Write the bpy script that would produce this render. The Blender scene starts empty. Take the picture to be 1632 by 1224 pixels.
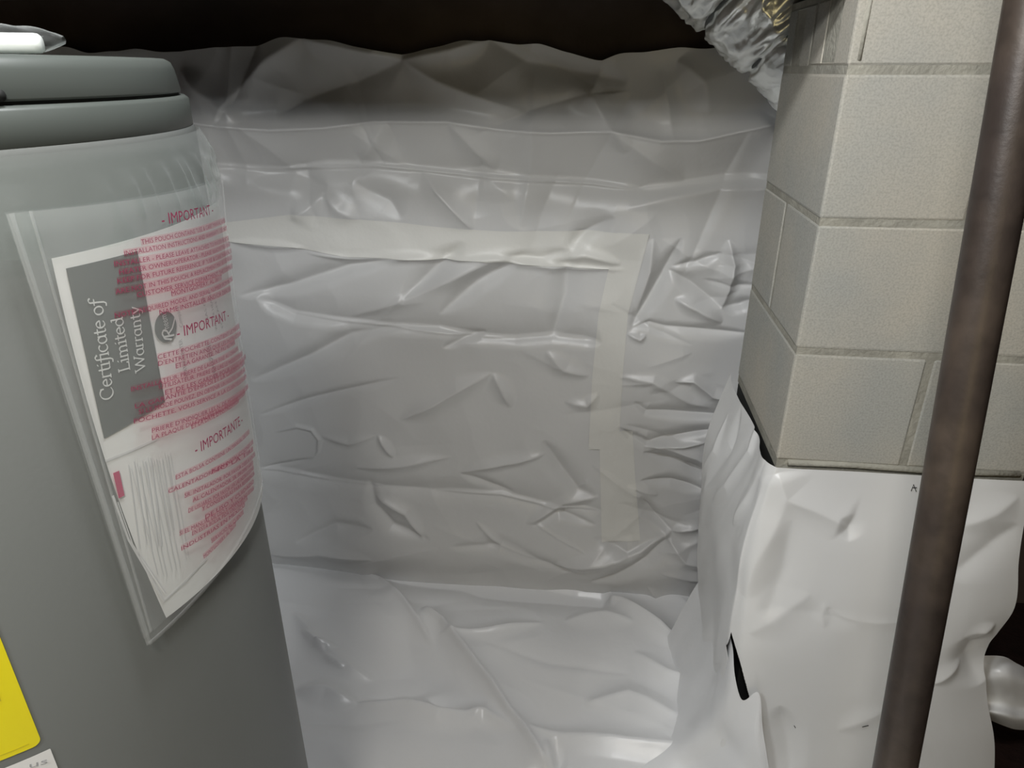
import bpy, bmesh, math, random
import numpy as np
from mathutils import Vector
C = bpy.context.scene.collection
R_ = math.radians
# ------------------------------------------------------------------ camera, world, lamps, exposure
sc = bpy.context.scene
cd = bpy.data.cameras.new('camera'); cam = bpy.data.objects.new('camera', cd); C.objects.link(cam)
cam.location = (0, 0, 1.47); cam.rotation_euler = (R_(90 - 24.3), 0, R_(6.7))
cd.sensor_fit = 'HORIZONTAL'; cd.sensor_width = 36; cd.lens = 36 * 1110 / 1632; cd.clip_start = 0.02
sc.camera = cam
w = bpy.data.worlds.new('world'); sc.world = w; w.use_nodes = True
w.node_tree.nodes['Background'].inputs[0].default_value = (0.9, 1.0, 0.95, 1)
w.node_tree.nodes['Background'].inputs[1].default_value = 0.02
def lamp(name, kind, loc, energy, color, size, target=None):
    l = bpy.data.lights.new(name, kind); l.energy = energy; l.color = color
    if kind == 'POINT': l.shadow_soft_size = size
    else: l.size = size
    o = bpy.data.objects.new(name, l); o.location = loc; C.objects.link(o)
    if target: o.rotation_euler = (Vector(target) - Vector(loc)).to_track_quat('-Z', 'Y').to_euler()
    return o
lamp('work_lamp', 'AREA', (-0.10, -0.20, 2.03), 7.5, (1.0, 0.95, 0.88), 0.13, (0.0, 0.6, 0.0))
lamp('hanging_lamp', 'AREA', (-0.75, -0.40, 2.10), 13.5, (0.95, 0.985, 1.0), 0.25, (0.1, 1.4, 0.6))
lamp('warm_fill', 'AREA', (0.3, -2.0, 1.1), 4, (1.0, 0.80, 0.38), 0.9, (0, 1.75, 1.4))  # added warm fill that lifts the shaded wall top; there is no doorway
lamp('floor_fill', 'POINT', (-0.12, 0.42, 2.06), 27, (0.96, 0.98, 1.0), 0.06)  # unseen lamp added to brighten the floor liner
vs = sc.view_settings
vs.view_transform = 'Standard'; vs.look = 'None'; vs.gamma = 1.0; vs.exposure = 0.1
try: vs.use_curve_mapping = False
except Exception: pass
try: sc.cycles.max_bounces = 10; sc.cycles.transparent_max_bounces = 16
except Exception: pass

# ------------------------------------------------------------------ materials
def mat(name, col, rough=0.5, metal=0.0, var=0.0, vscale=8.0, col2=None, bump=0.0, bscale=60.0, spec=0.5, speck=None):
    m = bpy.data.materials.new(name); m.use_nodes = True
    nt = m.node_tree; b = nt.nodes['Principled BSDF']
    b.inputs['Base Color'].default_value = (*col, 1); b.inputs['Roughness'].default_value = rough
    b.inputs['Metallic'].default_value = metal; b.inputs['Specular IOR Level'].default_value = spec
    tc = nt.nodes.new('ShaderNodeTexCoord')
    if var > 0 or speck:
        n = nt.nodes.new('ShaderNodeTexNoise'); n.inputs['Scale'].default_value = vscale; n.inputs['Detail'].default_value = 6
        nt.links.new(tc.outputs['Object'], n.inputs['Vector'])
        r = nt.nodes.new('ShaderNodeValToRGB'); r.color_ramp.elements[0].position = 0.35; r.color_ramp.elements[1].position = 0.68
        c2 = col2 or tuple(c * (1 - var) for c in col)
        r.color_ramp.elements[0].color = (*c2, 1); r.color_ramp.elements[1].color = (*col, 1)
        nt.links.new(n.outputs['Fac'], r.inputs['Fac']); out = r.outputs['Color']
        if speck:
            n2 = nt.nodes.new('ShaderNodeTexNoise'); n2.inputs['Scale'].default_value = speck[0]; n2.inputs['Detail'].default_value = 3
            nt.links.new(tc.outputs['Object'], n2.inputs['Vector'])
            r2 = nt.nodes.new('ShaderNodeValToRGB'); r2.color_ramp.elements[0].position = 0.3; r2.color_ramp.elements[1].position = 0.6
            r2.color_ramp.elements[0].color = (speck[1],) * 3 + (1,); r2.color_ramp.elements[1].color = (1, 1, 1, 1)
            nt.links.new(n2.outputs['Fac'], r2.inputs['Fac'])
            mx = nt.nodes.new('ShaderNodeMix'); mx.data_type = 'RGBA'; mx.blend_type = 'MULTIPLY'; mx.inputs[0].default_value = 1
            nt.links.new(out, mx.inputs[6]); nt.links.new(r2.outputs['Color'], mx.inputs[7]); out = mx.outputs[2]
        nt.links.new(out, b.inputs['Base Color'])
    if bump > 0:
        n = nt.nodes.new('ShaderNodeTexNoise'); n.inputs['Scale'].default_value = bscale; n.inputs['Detail'].default_value = 5
        nt.links.new(tc.outputs['Object'], n.inputs['Vector'])
        bp = nt.nodes.new('ShaderNodeBump'); bp.inputs['Strength'].default_value = bump; bp.inputs['Distance'].default_value = 0.01
        nt.links.new(n.outputs['Fac'], bp.inputs['Height']); nt.links.new(bp.outputs['Normal'], b.inputs['Normal'])
    return m
def film(name, tint, alpha, haze, rough):
    """thin clear film: mostly see-through, a little milky, glossy"""
    m = bpy.data.materials.new(name); m.use_nodes = True; nt = m.node_tree
    for n in list(nt.nodes): nt.nodes.remove(n)
    o = nt.nodes.new('ShaderNodeOutputMaterial'); t = nt.nodes.new('ShaderNodeBsdfTransparent'); t.inputs[0].default_value = (*tint, 1)
    p = nt.nodes.new('ShaderNodeBsdfPrincipled'); p.inputs['Base Color'].default_value = (*haze, 1); p.inputs['Roughness'].default_value = rough
    lw = nt.nodes.new('ShaderNodeLayerWeight'); lw.inputs[0].default_value = 0.5
    fr = nt.nodes.new('ShaderNodeMath'); fr.operation = 'POWER'; fr.inputs[1].default_value = 4.0; nt.links.new(lw.outputs['Facing'], fr.inputs[0])
    ad = nt.nodes.new('ShaderNodeMath'); ad.operation = 'ADD'; ad.use_clamp = True; ad.inputs[1].default_value = alpha
    mu = nt.nodes.new('ShaderNodeMath'); mu.operation = 'MULTIPLY'; mu.inputs[1].default_value = 0.45
    nt.links.new(fr.outputs[0], mu.inputs[0]); nt.links.new(mu.outputs[0], ad.inputs[0])
    mx = nt.nodes.new('ShaderNodeMixShader'); nt.links.new(ad.outputs[0], mx.inputs[0])
    nt.links.new(t.outputs[0], mx.inputs[1]); nt.links.new(p.outputs[0], mx.inputs[2]); nt.links.new(mx.outputs[0], o.inputs[0])
    return m
M = {}
M['poly'] = mat('white_poly', (0.63, 0.63, 0.625), 0.36, bump=0.08, bscale=45)  # wall copy of the sheeting, darkened to stand in for weaker light
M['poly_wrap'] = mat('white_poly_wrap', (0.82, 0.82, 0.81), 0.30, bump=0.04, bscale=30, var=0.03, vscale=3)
M['poly_floor_lit'] = mat('white_poly_floor_lit', (0.85, 0.855, 0.86), 0.30, bump=0.06, bscale=35)  # same sheeting as the wall, whitened to stand in for stronger light
M['tape'] = mat('seam_tape', (0.71, 0.705, 0.67), 0.42, bump=0.08, bscale=70)
M['block'] = mat('concrete_block', (0.54, 0.50, 0.42), 0.95, var=0.12, vscale=4, col2=(0.43, 0.43, 0.395), bump=0.07, bscale=420, spec=0.15, speck=(330, 0.80))
M['mortar'] = mat('mortar', (0.42, 0.405, 0.345), 0.95, var=0.25, vscale=25, bump=0.3, bscale=150, spec=0.15)
M['old_wall'] = mat('dark_wall', (0.17, 0.135, 0.125), 0.9, var=0.4, vscale=4, bump=0.4, bscale=20)
M['soil'] = mat('dark_soil', (0.045, 0.022, 0.020), 0.95, var=0.5, vscale=9, bump=0.8, bscale=40)
M['wood'] = mat('joist_wood', (0.035, 0.027, 0.020), 0.85, var=0.4, vscale=12, bump=0.3, bscale=50)
M['jacket'] = mat('heater_jacket', (0.18, 0.19, 0.182), 0.46, metal=0.0, var=0.03, vscale=2, bump=0.02, bscale=300)
M['lid'] = mat('heater_lid', (0.085, 0.096, 0.088), 0.40)
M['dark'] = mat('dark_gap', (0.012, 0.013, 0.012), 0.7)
M['yellow'] = mat('yellow_label', (0.93, 0.80, 0.01), 0.45)
M['yellow_ink'] = mat('yellow_label_ink', (0.70, 0.60, 0.02), 0.5)
M['paper'] = mat('white_paper', (0.88, 0.88, 0.87), 0.55)
M['panel'] = mat('grey_print', (0.125, 0.14, 0.132), 0.5)
M['ink_white'] = mat('white_lettering', (0.75, 0.76, 0.75), 0.5)
M['ink_grey'] = mat('grey_lettering', (0.42, 0.42, 0.43), 0.6)
M['ink_line'] = mat('pale_grey_lettering', (0.74, 0.74, 0.745), 0.6)
M['ink_logo'] = mat('logo_grey', (0.16, 0.175, 0.17), 0.5)
M['ink_red'] = mat('red_lettering', (0.36, 0.04, 0.11), 0.5)
M['ink_mark'] = mat('red_mark', (0.55, 0.03, 0.13), 0.5)
M['steel'] = mat('rusty_pipe', (0.10, 0.076, 0.058), 0.40, metal=0.15, var=0.5, vscale=9, col2=(0.052, 0.040, 0.034), bump=0.04, bscale=200, speck=(40, 0.7))
M['foil'] = mat('duct_foil', (0.90, 0.93, 0.93), 0.24, metal=0.6, bump=0.12, bscale=60)
M['strap'] = mat('duct_seam', (0.10, 0.11, 0.11), 0.5, metal=0.5)
M['white_plastic'] = mat('white_plastic', (0.85, 0.85, 0.83), 0.35)
M['film_pouch'] = film('pouch_film', (0.98, 0.99, 0.985), 0.17, (0.85, 0.87, 0.87), 0.22)
M['film_back'] = film('pouch_film_back', (0.95, 0.96, 0.96), 0.10, (0.8, 0.82, 0.82), 0.3)
M['film_wrap'] = film('wrap_film', (0.95, 0.97, 0.96), 0.035, (0.8, 0.83, 0.82), 0.12)
def blur_tint():
    return film('pink_blur_tint', (1.0, 0.80, 0.83), 0.0, (0.9, 0.5, 0.55), 0.5)  # tint imitating colour blur around the lettering, not printed ink
M['pink'] = blur_tint()

# ------------------------------------------------------------------ helpers
def link(name, me, m=None, parent=None, smooth=False):
    if m is not None: me.materials.append(m)
    if smooth:
        me.polygons.foreach_set('use_smooth', [True] * len(me.polygons))
    o = bpy.data.objects.new(name, me); C.objects.link(o)
    if parent is not None: o.parent = parent; o.matrix_parent_inverse = parent.matrix_world.inverted()
    return o
def thing(name, label, cat, loc=(0, 0, 0), group=None):
    o = bpy.data.objects.new(name, None); C.objects.link(o); o.location = loc; o.empty_display_size = 0.1
    o.matrix_world.translation = Vector(loc)
    o['label'] = label; o['category'] = cat
    if group: o['group'] = group
    return o
def tag(o, label, cat, group=None):
    o['label'] = label; o['category'] = cat
    if group: o['group'] = group
    return o
def pyobj(name, v, f, m, parent=None, smooth=False):
    me = bpy.data.meshes.new(name); me.from_pydata([tuple(map(float, p)) for p in v], [], f); me.update()
    return link(name, me, m, parent, smooth)
def gridmesh(name, P, m, parent=None, smooth=True, closed=False, mask=None):
    """P: (rows, cols, 3) array; quads between neighbours; mask (rows, cols) keeps vertices"""
    nr, nc = P.shape[:2]
    idx = np.arange(nr * nc).reshape(nr, nc)
    if closed:
        a = idx[:-1]; b = np.roll(idx, -1, 1)[:-1]; c = np.roll(idx, -1, 1)[1:]; d = idx[1:]
    else:
        a = idx[:-1, :-1]; b = idx[:-1, 1:]; c = idx[1:, 1:]; d = idx[1:, :-1]
    q = np.stack([a, b, c, d], -1).reshape(-1, 4)
    if mask is not None:
        q = q[mask.reshape(-1)[q].all(1)]
        used = np.unique(q); re = np.full(nr * nc, -1); re[used] = np.arange(len(used)); q = re[q]
        V = P.reshape(-1, 3)[used]
    else: V = P.reshape(-1, 3)
    me = bpy.data.meshes.new(name)
    me.vertices.add(len(V)); me.vertices.foreach_set('co', V.astype(np.float32).ravel())
    me.loops.add(q.size); me.loops.foreach_set('vertex_index', q.astype(np.int32).ravel())
    me.polygons.add(len(q)); me.polygons.foreach_set('loop_start', np.arange(0, q.size, 4, dtype=np.int32))
    try: me.polygons.foreach_set('loop_total', np.full(len(q), 4, dtype=np.int32))
    except Exception: pass
    me.update(calc_edges=True); me.validate()
    return link(name, me, m, parent, smooth)
def boxobj(name, lo, hi, m, parent=None, bevel=0.0, rough=0.0, cuts=0, seed=0):
    bm = bmesh.new(); bmesh.ops.create_cube(bm, size=1)
    for v in bm.verts:
        v.co = Vector([lo[i] + (v.co[i] + 0.5) * (hi[i] - lo[i]) for i in range(3)])
    if bevel: bmesh.ops.bevel(bm, geom=list(bm.edges), offset=bevel, segments=2, affect='EDGES', profile=0.6)
    me = bpy.data.meshes.new(name); bm.to_mesh(me); bm.free()
    return link(name, me, m, parent)
def lathe(name, prof, centre, m, parent=None, seg=128, smooth=True):
    a = np.arange(seg) * 2 * math.pi / seg
    P = np.array([[(centre[0] + r * math.cos(t), centre[1] + r * math.sin(t), z) for t in a] for r, z in prof])
    return gridmesh(name, P, m, parent, smooth, closed=True)
def tube(name, pts, r, m, parent=None, seg=24, caps=True):
    pts = [Vector(p) for p in pts]; V = []; F = []
    for i, p in enumerate(pts):
        d = (pts[min(i + 1, len(pts) - 1)] - pts[max(i - 1, 0)]).normalized()
        u = d.cross(Vector((0, 0, 1)) if abs(d.z) < 0.95 else Vector((1, 0, 0))).normalized(); v = d.cross(u)
        rr = r[i] if isinstance(r, (list, tuple)) else r
        for k in range(seg):
            t = 2 * math.pi * k / seg; V.append(p + u * (rr * math.cos(t)) + v * (rr * math.sin(t)))
    for i in range(len(pts) - 1):
        for k in range(seg):
            F.append((i * seg + k, i * seg + (k + 1) % seg, (i + 1) * seg + (k + 1) % seg, (i + 1) * seg + k))
    if caps: F.append(tuple(range(seg))[::-1]); F.append(tuple(range((len(pts) - 1) * seg, len(pts) * seg)))
    return pyobj(name, V, F, m, parent, True)
# ---- folds pressed into sheets
def vnoise(U, V, scale, seed):
    """smooth value noise on coordinates U, V"""
    rs = np.random.RandomState(seed); T = rs.rand(64, 64)
    x = U / scale + 17.3; y = V / scale + 9.1
    xi = np.floor(x).astype(int); yi = np.floor(y).astype(int); fx = x - xi; fy = y - yi
    fx = fx * fx * (3 - 2 * fx); fy = fy * fy * (3 - 2 * fy)
    g = lambda i, j: T[i % 64, j % 64]
    return (g(xi, yi) * (1 - fx) + g(xi + 1, yi) * fx) * (1 - fy) + (g(xi, yi + 1) * (1 - fx) + g(xi + 1, yi + 1) * fx) * fy
def crease(Hh, U, V, poly, amp, wup, wdn, soft=0.0025, power=1.5, taper=0.2):
    """adds a fold along a polyline: amp>0 stands proud, <0 is a valley; its flanks are wup / wdn wide"""
    poly = np.array(poly, float); wm = max(wup, wdn) * 1.45
    box = (U > poly[:, 0].min() - wm) & (U < poly[:, 0].max() + wm) & (V > poly[:, 1].min() - wm) & (V < poly[:, 1].max() + wm)
    if not box.any(): return
    u = U[box]; v = V[box]
    best = np.full(u.shape, 1e9); side = np.zeros(u.shape); along = np.zeros(u.shape)
    L = np.r_[0, np.cumsum(np.hypot(*np.diff(poly, axis=0).T))]
    for k in range(len(poly) - 1):
        a = poly[k]; d = poly[k + 1] - a; l2 = (d * d).sum() + 1e-12
        t = np.clip(((u - a[0]) * d[0] + (v - a[1]) * d[1]) / l2, 0, 1)
        du = u - a[0] - t * d[0]; dv = v - a[1] - t * d[1]; dd = np.hypot(du, dv)
        m_ = dd < best; best[m_] = dd[m_]
        side[m_] = np.sign(d[0] * (v - a[1]) - d[1] * (u - a[0]))[m_]
        along[m_] = ((L[k] + t * (L[k + 1] - L[k])) / L[-1])[m_]
    tp = np.clip(np.minimum(along, 1 - along) / taper, 0, 1) if taper > 0 else 1.0
    tp = tp * (2 - tp)
    wv = np.where(side >= 0, wup, wdn) * (0.12 + 0.88 * tp)
    d = np.sqrt(best ** 2 + soft ** 2) - soft
    f = np.clip(1 - d / (wv * 1.45), 0, 1) ** (power + 0.9)
    Hh[box] += amp * f * tp
def crumple(Hh, U, V, n, seed, lo, hi, amp, wid, ang=(0, 3.14), box=None):
    rs = np.random.RandomState(seed)
    bx = box or (U.min(), U.max(), V.min(), V.max())
    for _ in range(n):
        cx = rs.uniform(bx[0], bx[1]); cy = rs.uniform(bx[2], bx[3]); a = rs.uniform(*ang); l = rs.uniform(lo, hi) / 2
        k = rs.uniform(-0.3, 0.3)
        p = [(cx - l * math.cos(a), cy - l * math.sin(a)), (cx + k * l * -math.sin(a) * 0.4, cy + k * l * math.cos(a) * 0.4), (cx + l * math.cos(a), cy + l * math.sin(a))]
        am = amp * rs.uniform(0.35, 1) * (1 if rs.rand() < 0.6 else -1); wd = wid * rs.uniform(0.5, 1.5)
        crease(Hh, U, V, p, am, wd * rs.uniform(0.4, 1.3), wd * rs.uniform(0.4, 1.3), soft=0.0015, power=1.35, taper=0.5)

# ------------------------------------------------------------------ the setting
def struct(o): o['kind'] = 'structure'; return o
WY = 1.75
struct(boxobj('floor', (-2.6, -2.2, -0.12), (2.6, 2.1, -0.012), M['soil']))
struct(boxobj('wall_back', (-2.6, WY + 0.08, -0.012), (2.6, WY + 0.25, 2.3), M['old_wall']))
struct(boxobj('wall_left', (-2.8, -2.2, -0.012), (-2.6, 2.0, 2.3), M['old_wall']))
struct(boxobj('wall_right', (2.6, -2.2, -0.012), (2.8, 2.0, 2.3), M['old_wall']))
struct(boxobj('wall_front', (-2.6, -2.4, -0.012), (2.6, -2.2, 2.3), M['old_wall']))
ceil = struct(boxobj('ceiling', (-2.6, -2.2, 2.28), (2.6, 1.82, 2.32), M['wood']))
for k in range(2): boxobj('shade_girder', (-2.6, 1.10 + k * 0.057, 1.575), (2.6, 1.155 + k * 0.057, 2.08), M['wood'], ceil, 0.003)  # unseen beam added to cut the lamp light off the wall top
for i in range(12):
    x = -2.3 + i * 0.406
    boxobj('joist', (x, -2.2, 2.08), (x + 0.038, 1.82, 2.28), M['wood'], ceil, 0.002)

# ------------------------------------------------------------------ wall sheeting
WALL = [('f', [(-1.0184, 1.3588), (-0.9072, 1.3452), (-0.7799, 1.3376), (-0.6528, 1.3429), (-0.5271, 1.358), (-0.3448, 1.3594), (-0.2258, 1.3437), (-0.1078, 1.3378), (0.0296, 1.3432), (0.1381, 1.3237), (0.2228, 1.3246), (0.3177, 1.3457), (0.3975, 1.3622)], 0.0013, 0.006, 0.005, 0.0008, 0.6, 0.1),
 ('f', [(-0.9735, 1.2528), (-0.8594, 1.2423), (-0.7778, 1.2405), (-0.6625, 1.2571), (-0.5354, 1.2574), (-0.349, 1.2425), (-0.272, 1.248), (-0.1656, 1.2307), (-0.0005, 1.2233), (0.1035, 1.2135)], 0.0022, 0.006, 0.006, 0.0008, 0.6, 0.04),
 ('f', [(0.1037, 1.212), (0.1904, 1.2222), (0.2892, 1.2381), (0.4081, 1.247)], 0.002, 0.006, 0.006, 0.0008, 0.6, 0.1),
 ('f', [(-0.8962, 0.9049), (-0.7952, 0.866), (-0.6384, 0.8526), (-0.5174, 0.8451), (-0.3974, 0.8448)], 0.0016, 0.005, 0.005, 0.0008, 0.6, 0.2),
 ('f', [(-0.4143, 0.8476), (-0.2963, 0.8224), (-0.1954, 0.818), (-0.0958, 0.8311), (0.0358, 0.8194)], 0.0016, 0.005, 0.005, 0.0008, 0.6, 0.2),
 ('f', [(-0.9908, 0.3684), (-0.8427, 0.3634), (-0.7273, 0.3431), (-0.5724, 0.3391)], 0.0018, 0.005, 0.005, 0.0008, 0.6, 0.2),
 ('f', [(-0.4388, 0.3337), (-0.2318, 0.3362), (-0.1018, 0.307), (0.0634, 0.2982)], 0.0018, 0.005, 0.005, 0.0008, 0.6, 0.2),
 ('f', [(-0.1475, 0.2545), (-0.0622, 0.2051), (0.0238, 0.1621)], 0.0012, 0.005, 0.005, 0.0008, 0.6, 0.3),
 ('f', [(-0.4123, 1.2193), (-0.352, 1.1601), (-0.2983, 1.1026)], 0.001, 0.005, 0.005, 0.0008, 0.6, 0.3),
 ('f', [(-1.0184, 1.3588), (-0.9072, 1.3452), (-0.7799, 1.3376), (-0.6528, 1.3429), (-0.5271, 1.358), (-0.3448, 1.3594), (-0.2258, 1.3437), (-0.1078, 1.3378), (0.0296, 1.3432), (0.1381, 1.3237), (0.2228, 1.3246), (0.3177, 1.3457), (0.3975, 1.3622)], 0.013, 0.035, 0.075, 0.0015, 1.3, 0.05),
 ('f', [(-0.9735, 1.2528), (-0.8594, 1.2423), (-0.7778, 1.2405), (-0.6625, 1.2571), (-0.5354, 1.2574), (-0.349, 1.2425), (-0.272, 1.248), (-0.1656, 1.2307), (-0.0005, 1.2233), (0.1035, 1.2135), (0.1904, 1.2222), (0.2892, 1.2381), (0.4081, 1.247)], -0.011, 0.08, 0.045, 0.0012, 1.3, 0.05),
 ('f', [(-0.7937, 1.2433), (-0.5358, 1.253), (-0.3492, 1.2381), (-0.1656, 1.2263), (-0.0002, 1.2189), (0.0891, 1.2103)], 0.003, 0.005, 0.007, 0.001, 1.2, 0.1),
 ('f', [(-0.9492, 1.0603), (-0.8387, 1.0517), (-0.7368, 1.0495)], 0.004, 0.014, 0.014, 0.0012, 1.2, 0.42),
 ('f', [(-0.7384, 1.0363), (-0.6216, 1.0232), (-0.4549, 1.0297), (-0.2919, 1.0296)], 0.005, 0.018, 0.014, 0.0012, 1.2, 0.42),
 ('f', [(-0.3894, 1.0283), (-0.2436, 1.0358), (-0.1002, 1.016), (0.0875, 1.0154)], 0.004, 0.01, 0.016, 0.0012, 1.2, 0.42),
 ('f', [(-0.8962, 0.9049), (-0.7952, 0.866), (-0.6384, 0.8526), (-0.5174, 0.8451), (-0.3974, 0.8448), (-0.2963, 0.8224), (-0.1954, 0.818), (-0.0958, 0.8311), (0.0358, 0.8194)], -0.008, 0.06, 0.025, 0.0012, 1.3, 0.05),
 ('f', [(-0.8302, 0.87), (-0.6387, 0.8491), (-0.5005, 0.8405), (-0.2964, 0.8189), (-0.1954, 0.8144)], 0.002, 0.005, 0.006, 0.001, 1.2, 0.42),
 ('f', [(-0.9908, 0.3684), (-0.8427, 0.3634), (-0.7273, 0.3431), (-0.5724, 0.3391), (-0.4198, 0.3329), (-0.2318, 0.3362), (-0.1018, 0.307), (0.0634, 0.2982)], -0.007, 0.06, 0.04, 0.0012, 1.3, 0.08),
 ('f', [(-0.9911, 0.3661), (-0.8433, 0.359), (-0.7278, 0.3386)], 0.0025, 0.005, 0.006, 0.001, 1.2, 0.42),
 ('f', [(-0.439, 0.3293), (-0.2318, 0.3319), (-0.1017, 0.3026), (0.0635, 0.2961)], 0.0025, 0.005, 0.006, 0.001, 1.2, 0.42),
 ('f', [(-0.9488, 0.91), (-0.8022, 0.9448), (-0.6233, 1.0065), (-0.4876, 1.0336)], -0.01, 0.035, 0.03, 0.004, 1.4, 0.42),
 ('f', [(-0.4957, 0.9125), (-0.4071, 0.9999), (-0.323, 1.0752)], -0.009, 0.03, 0.04, 0.005, 1.4, 0.42),
 ('f', [(-0.6373, 0.8634), (-0.4607, 0.931), (-0.2923, 1.0117), (-0.1641, 1.0636)], 0.007, 0.04, 0.03, 0.004, 1.4, 0.42),
 ('f', [(-0.3958, 0.8817), (-0.2932, 0.9705), (-0.1798, 1.0425)], -0.008, 0.03, 0.03, 0.005, 1.4, 0.42),
 ('f', [(-0.9539, 0.6583), (-0.7679, 0.7444), (-0.6421, 0.8147), (-0.5003, 0.8423)], -0.009, 0.03, 0.03, 0.006, 1.4, 0.42),
 ('f', [(-0.9463, 0.5502), (-0.7958, 0.6094), (-0.6279, 0.6617), (-0.5157, 0.6925)], -0.005, 0.018, 0.018, 0.002, 1.4, 0.42),
 ('f', [(-0.904, 0.4989), (-0.8311, 0.5263), (-0.7844, 0.5188), (-0.7652, 0.4888), (-0.774, 0.4461), (-0.7902, 0.4236)], 0.003, 0.008, 0.008, 0.001, 1.2, 0.42),
 ('f', [(-0.9716, 0.3631), (-0.8783, 0.3916), (-0.7905, 0.4215)], -0.003, 0.009, 0.009, 0.0015, 1.4, 0.42),
 ('f', [(-0.2553, 0.7171), (-0.3344, 0.6754), (-0.4252, 0.6184), (-0.5187, 0.5675)], 0.008, 0.045, 0.035, 0.003, 1.4, 0.42),
 ('f', [(-0.2553, 0.7171), (-0.2298, 0.6715), (-0.2038, 0.6155)], 0.005, 0.025, 0.03, 0.003, 1.4, 0.42),
 ('f', [(-0.7579, 0.5018), (-0.6742, 0.4863), (-0.5968, 0.5119)], 0.004, 0.02, 0.02, 0.003, 1.4, 0.42),
 ('f', [(-0.5874, 0.5125), (-0.5459, 0.4423)], 0.005, 0.015, 0.018, 0.003, 1.4, 0.42),
 ('f', [(-0.6633, 0.4022), (-0.5284, 0.4223), (-0.3775, 0.4537)], 0.005, 0.02, 0.025, 0.003, 1.4, 0.42),
 ('f', [(-0.6285, 0.3613), (-0.6164, 0.2732), (-0.5624, 0.2089), (-0.4465, 0.1721)], -0.007, 0.03, 0.03, 0.005, 1.4, 0.42),
 ('f', [(-0.6136, 0.3071), (-0.5199, 0.2582), (-0.4662, 0.1704)], 0.006, 0.025, 0.025, 0.003, 1.4, 0.42),
 ('f', [(-0.9633, 0.0788), (-0.7934, 0.1061), (-0.632, 0.0841)], 0.006, 0.035, 0.025, 0.004, 1.4, 0.42),
 ('f', [(-0.8722, 0.1355), (-0.7431, 0.1939), (-0.6231, 0.1922)], -0.007, 0.03, 0.03, 0.006, 1.4, 0.42),
 ('f', [(-0.3884, 0.1537), (-0.2328, 0.1673), (-0.1172, 0.119), (-0.0017, 0.0941)], -0.006, 0.03, 0.03, 0.004, 1.4, 0.42),
 ('f', [(-0.3085, 0.2413), (-0.2328, 0.1673), (-0.1172, 0.119)], 0.004, 0.015, 0.018, 0.0015, 1.2, 0.42),
 ('f', [(-0.3515, 0.4028), (-0.3047, 0.4231), (-0.1767, 0.457), (-0.1053, 0.4824)], 0.006, 0.025, 0.02, 0.003, 1.4, 0.42),
 ('f', [(-0.3515, 0.4028), (-0.2871, 0.3754), (-0.1946, 0.3391)], -0.005, 0.02, 0.02, 0.003, 1.4, 0.42),
 ('f', [(-0.1568, 0.2425), (-0.0469, 0.3179), (0.0518, 0.3472)], 0.006, 0.025, 0.025, 0.003, 1.4, 0.42),
 ('f', [(-0.1379, 0.2328), (-0.0643, 0.2836), (0.0477, 0.2483)], -0.006, 0.02, 0.02, 0.003, 1.4, 0.42),
 ('f', [(-0.1115, 0.7879), (-0.0599, 0.7361), (0.0076, 0.7212)], 0.005, 0.03, 0.03, 0.004, 1.4, 0.42),
 ('f', [(-0.3914, 0.784), (-0.3304, 0.8138), (-0.2708, 0.8342)], -0.005, 0.02, 0.018, 0.003, 1.4, 0.42),
 ('f', [(-0.115, 0.5222), (-0.0687, 0.4437), (-0.0121, 0.3637), (0.0428, 0.3465)], -0.008, 0.04, 0.035, 0.005, 1.4, 0.42),
 ('f', [(-0.057, 0.643), (0.003, 0.6369), (0.035, 0.6764)], 0.004, 0.02, 0.02, 0.002, 1.4, 0.42),
 ('f', [(-0.0622, 1.0585), (-0.0664, 0.945), (-0.0956, 0.8241)], -0.007, 0.04, 0.04, 0.006, 1.4, 0.42),
 ('f', [(-0.0849, 1.0341), (-0.023, 1.0518), (0.071, 1.0308)], 0.006, 0.02, 0.025, 0.002, 1.4, 0.42),
 ('f', [(-0.0623, 1.0617), (-0.1323, 1.0407), (-0.2275, 1.0459)], -0.005, 0.018, 0.018, 0.003, 1.4, 0.42),
 ('f', [(-0.6906, 1.5369), (-0.7729, 1.4912), (-0.8628, 1.4162), (-0.9208, 1.3595)], 0.01, 0.06, 0.06, 0.004, 1.4, 0.42),
 ('f', [(-0.457, 1.4907), (-0.5804, 1.4443), (-0.7079, 1.403), (-0.7756, 1.3676)], -0.014, 0.06, 0.08, 0.004, 1.4, 0.42),
 ('f', [(-0.457, 1.4907), (-0.3711, 1.4447), (-0.2547, 1.405), (-0.167, 1.3784)], 0.012, 0.07, 0.07, 0.003, 1.4, 0.42),
 ('f', [(-0.457, 1.4907), (-0.5739, 1.5105), (-0.6909, 1.5343)], 0.01, 0.04, 0.06, 0.003, 1.4, 0.42),
 ('f', [(-0.2529, 1.5325), (-0.3393, 1.5099), (-0.457, 1.4907)], 0.009, 0.04, 0.05, 0.003, 1.4, 0.42),
 ('f', [(-0.2529, 1.5325), (-0.1679, 1.4839), (-0.0828, 1.471), (0.0585, 1.4454)], -0.01, 0.05, 0.06, 0.004, 1.4, 0.42),
 ('f', [(0.0012, 1.471), (-0.0243, 1.4192), (0.0219, 1.3526), (0.0684, 1.2981)], 0.009, 0.06, 0.05, 0.004, 1.4, 0.42),
 ('f', [(0.1646, 1.4899), (0.2235, 1.4457), (0.2444, 1.381)], 0.008, 0.06, 0.05, 0.004, 1.4, 0.42),
 ('f', [(-0.9952, 1.4711), (-0.9424, 1.416), (-0.8576, 1.3527)], 0.009, 0.05, 0.05, 0.004, 1.4, 0.42),
 ('f', [(-0.4966, 1.3555), (-0.5477, 1.2981), (-0.5827, 1.2582)], 0.006, 0.04, 0.04, 0.004, 1.4, 0.42),
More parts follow.
